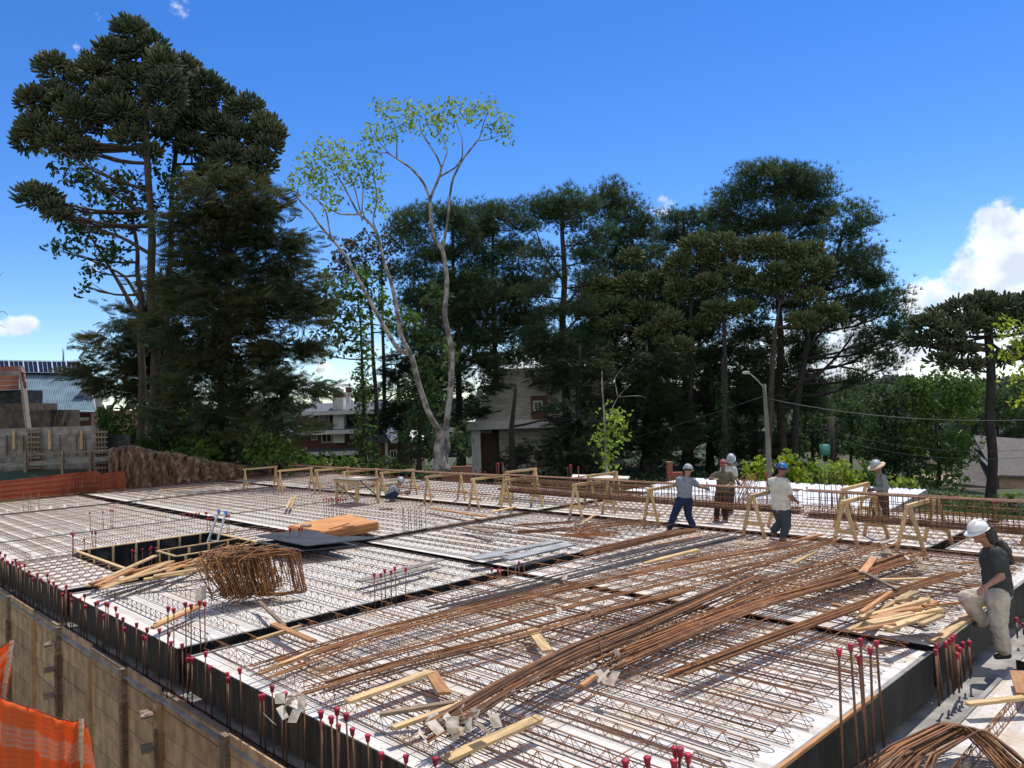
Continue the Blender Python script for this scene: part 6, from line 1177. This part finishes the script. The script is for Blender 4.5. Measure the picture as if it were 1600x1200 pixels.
def people():
    helm_w = mat('white_helmet', (.80, .78, .73), .35, spec=.5); helm_g = mat('grey_white_helmet', (.33, .36, .37), .4, spec=.5); helm_b = mat('blue_helmet', (.03, .13, .32), .35, spec=.5); capr = mat('red_brown_cap', (.26, .07, .05), .8)
    # woman stepping up, facing left
    Y = G(1577, 1027, -.43).y; P = lambda x, y, d=0.: at(x, y, Y+d)
    J = dict(head=P(1529.5, 832, .02), neck=P(1546, 853, .02), shL=P(1556, 866, -.17), shR=P(1547, 863, .19), elL=P(1564, 901, -.25), haL=P(1541, 916, -.27), elR=P(1543, 902, .27), haR=P(1532, 922, .22), pel=P(1560, 922, .02), hiL=P(1560, 933, -.10), hiR=P(1551, 931, .12),
             knL=P(1560, 976, -.10), anL=P(1568, 1016, -.06), knR=P(1510, 935, .12), anR=P(1534, 971, .16), toL=P(1560, 1026, -.06), toR=P(1521, 973, .15), hdL=Vector((-.8, -.1, -.55)), hnL=Vector((-.3, .5, -.8)))
    hr = [(P(1545, 828, .05), P(1557, 850, .08), .075, .05), (P(1556, 846, .06), P(1574, 862, .06), .055, .05), (P(1574, 860, .06), P(1581, 880, .05), .052, .025), (P(1540, 826, .04), P(1550, 846, -.02), .07, .05), (P(1562, 848, .0), P(1578, 872, .0), .05, .045), (P(1568, 850, .1), P(1583, 878, .08), .045, .03)]
    person('woman in white helmet with long dark hair and beige trousers, stepping up onto the deck', J, (-.86, -.18, -.24), cloth('heather_grey_shirt', (.050, .053, .050), (.085, .088, .082)), cloth('beige_trousers', (.52, .45, .36), (.42, .36, .28)), sleeve=.62, hat=('helmet', helm_w), hair=hr, vox=.012, fat=1.2, trouser=1.12, deep=1.1)
    # man in blue trousers, back to us
    Y = G(1064, 829).y; P = lambda x, y, d=0.: at(x, y, Y+d)
    J = dict(head=P(1075, 735.5, .03), neck=P(1072, 746, .02), shL=P(1061, 750, 0), shR=P(1081, 751, .03), elL=P(1060, 766, .18), haL=P(1068, 766, .38), elR=P(1092, 760, .15), haR=P(1103, 763, .30), pel=P(1069, 777, 0), hiL=P(1063.5, 780, 0), hiR=P(1074.5, 780, 0), knL=P(1054, 803, .05), anL=P(1046, 824, 0), knR=P(1075, 804, .08), anR=P(1084, 824, 0), toL=P(1044, 828, .12), toR=P(1087, 828, .12))
    person('man seen from behind in grey t-shirt and dark blue trousers, legs apart, gripping the cage', J, (.45, .85, -.25), cloth('grey_shirt', (.22, .235, .265), (.16, .17, .20)), cloth('navy_trousers', (.018, .028, .065), (.03, .042, .085)), sleeve=.6, hat=('helmet', helm_g), gloves=mat('grey_glove', (.2, .21, .2), .9), skin=m_skin, fat=1.08)
    # man in dark shirt facing us behind the cage
    q = U(16.75, 9.95, 0); Y = q.y; P = lambda x, y, d=0.: at(x, y, Y+d)
    J = dict(head=P(1130, 725, 0), neck=P(1130, 736.5, .01), shL=P(1141, 741, 0), shR=P(1119, 741, 0), elL=P(1147, 755, -.05), haL=P(1133, 760, -.22), elR=P(1109.5, 748, -.05), haR=P(1116, 748, -.2), pel=P(1129, 768, 0), hiL=P(1134.5, 771, 0), hiR=P(1123.5, 771, 0), knL=P(1134, 794, -.03), anL=P(1133, 815, 0), knR=P(1120.5, 794, -.03), anR=P(1119, 815, 0), toL=P(1135, 820, -.15), toR=P(1116, 820, -.13))
    person('bearded man in olive shirt and red-brown cap facing us behind the cage', J, (-.05, -.95, -.22), cloth('olive_shirt', (.13, .12, .085), (.09, .082, .06)), cloth('dark_brown_trousers', (.035, .026, .022), (.055, .04, .03)), sleeve=.6, hat=('cap', capr), skin=m_skind)
    q = U(18.2, 10.2, 0); Y = q.y; P = lambda x, y, d=0.: at(x, y, Y+d)
    J = dict(head=P(1142.5, 718, 0), neck=P(1139, 728, .01), shL=P(1147, 733, 0), shR=P(1129, 733, 0), elL=P(1151, 748, -.05), haL=P(1153, 753, -.22), elR=P(1127, 750, -.05), haR=P(1137, 756, -.2), pel=P(1137, 762, 0), hiL=P(1142, 765, 0), hiR=P(1132, 765, 0), knL=P(1142, 786, -.03), anL=P(1142, 805, 0), knR=P(1132, 786, -.03), anR=P(1130, 805, 0), toL=P(1144, 809, -.12), toR=P(1128, 809, -.12))
    person('man in pale shirt and grey helmet half hidden behind the bearded man', J, (-.3, -.8, -.5), cloth('pale_shirt', (.50, .50, .47), (.42, .42, .4)), cloth('dark_trousers', (.03, .03, .034), (.05, .05, .055)), sleeve=.6, hat=('helmet', helm_g), gloves=m_boot, skin=m_skind)
    c = at(1158, 757, Y-.35); t = thing('scrap_armful', 'armful of rusty stirrups held by the man in the grey helmet', 'stirrups', c); rs = random.Random(4)
    for k in range(14):
        a = Vector((rs.uniform(-.2, .1), rs.uniform(-.15, .15), rs.uniform(-.2, .05))); MB().tube([c+a, c+a+Vector((.25+rs.uniform(-.08, .1), rs.uniform(-.1, .1), .25)), c+a+Vector((.32, rs.uniform(-.1, .1), rs.uniform(0, .2))), c+a+Vector((.05, rs.uniform(-.1, .1), -.35))], .008, 4).build('stirrup', m_rust, t, True)
    # man in cream shirt and blue helmet walking right
    Y = G(1222, 845).y; P = lambda x, y, d=0.: at(x, y, Y+d)
    J = dict(head=P(1222, 734.5, 0), neck=P(1216, 746, 0), shL=P(1206, 752, .05), shR=P(1227, 753, -.06), elL=P(1220, 775, .2), haL=P(1238, 781, .2), elR=P(1235, 774, -.14), haR=P(1243, 781, .0), pel=P(1221, 795, 0), hiL=P(1216, 797, .04), hiR=P(1227, 798, -.03), knR=P(1229, 820, -.03), anR=P(1223, 841, -.02), knL=P(1220, 815, .14), anL=P(1209, 829, .28), toR=P(1228, 846, .06), toL=P(1206, 834, .34))
    person('stout man in cream t-shirt, blue helmet and slate trousers walking beside the cage', J, (.75, .6, -.25), cloth('cream_shirt', (.56, .53, .44), (.48, .45, .37)), cloth('slate_trousers', (.045, .055, .07), (.065, .075, .09)), sleeve=.75, hat=('helmet', helm_b), skin=m_skind, fat=1.16)
    # man with the brimmed helmet
    q = U(18.6, 6.7, 0); Y = q.y; P = lambda x, y, d=0.: at(x, y, Y+d)
    J = dict(head=P(1369.5, 729, 0), neck=P(1374, 740, 0), shL=P(1380, 746, -.16), shR=P(1374, 745, .16), elL=P(1385, 762, -.2), haL=P(1364, 765, -.15), elR=P(1376, 762, .2), haR=P(1362, 766, .1), pel=P(1379, 776, 0), hiL=P(1381, 779, -.09), hiR=P(1377, 779, .09), knL=P(1384, 796, -.09), anL=P(1386, 812, -.09), knR=P(1370, 795, .09), anR=P(1366, 811, .09), toL=P(1380, 816, -.1), toR=P(1359, 815, .1))
    person('man in long-sleeved grey shirt and wide-brimmed helmet, looking down at his hands', J, (-.85, -.2, -.42), cloth('long_grey_shirt', (.20, .215, .20), (.15, .16, .15)), cloth('brown_trousers', (.05, .035, .028), (.075, .05, .04)), sleeve=1.9, hat=('brim', helm_g), gloves=m_boot, skin=m_skind)
    # crouching man
    Y = G(616, 783).y; P = lambda x, y, d=0.: at(x, y, Y+d)
    J = dict(head=P(625, 752.5, 0), neck=P(620, 759, 0), shL=P(615, 761, .15), shR=P(617, 762, -.15), elL=P(627, 770, .15), haL=P(633, 769, .1), elR=P(626, 771, -.18), haR=P(633, 771, -.12), pel=P(607, 774, 0), hiL=P(608, 775, .09), hiR=P(608, 775, -.09), knL=P(622, 769, .13), anL=P(612, 781, .12), knR=P(621, 770, -.14), anR=P(611, 782, -.12), toL=P(618, 783.5, .12), toR=P(617, 784.5, -.12))
    person('crouching man in grey t-shirt and grey helmet tying bars at the joint', J, (.85, -.15, -.45), cloth('worn_grey_shirt', (.24, .25, .26), (.18, .19, .2)), cloth('navy_trousers', (.018, .028, .065), (.03, .042, .085)), sleeve=.6, hat=('helmet', helm_g), gloves=m_boot, skin=m_skin)
people()
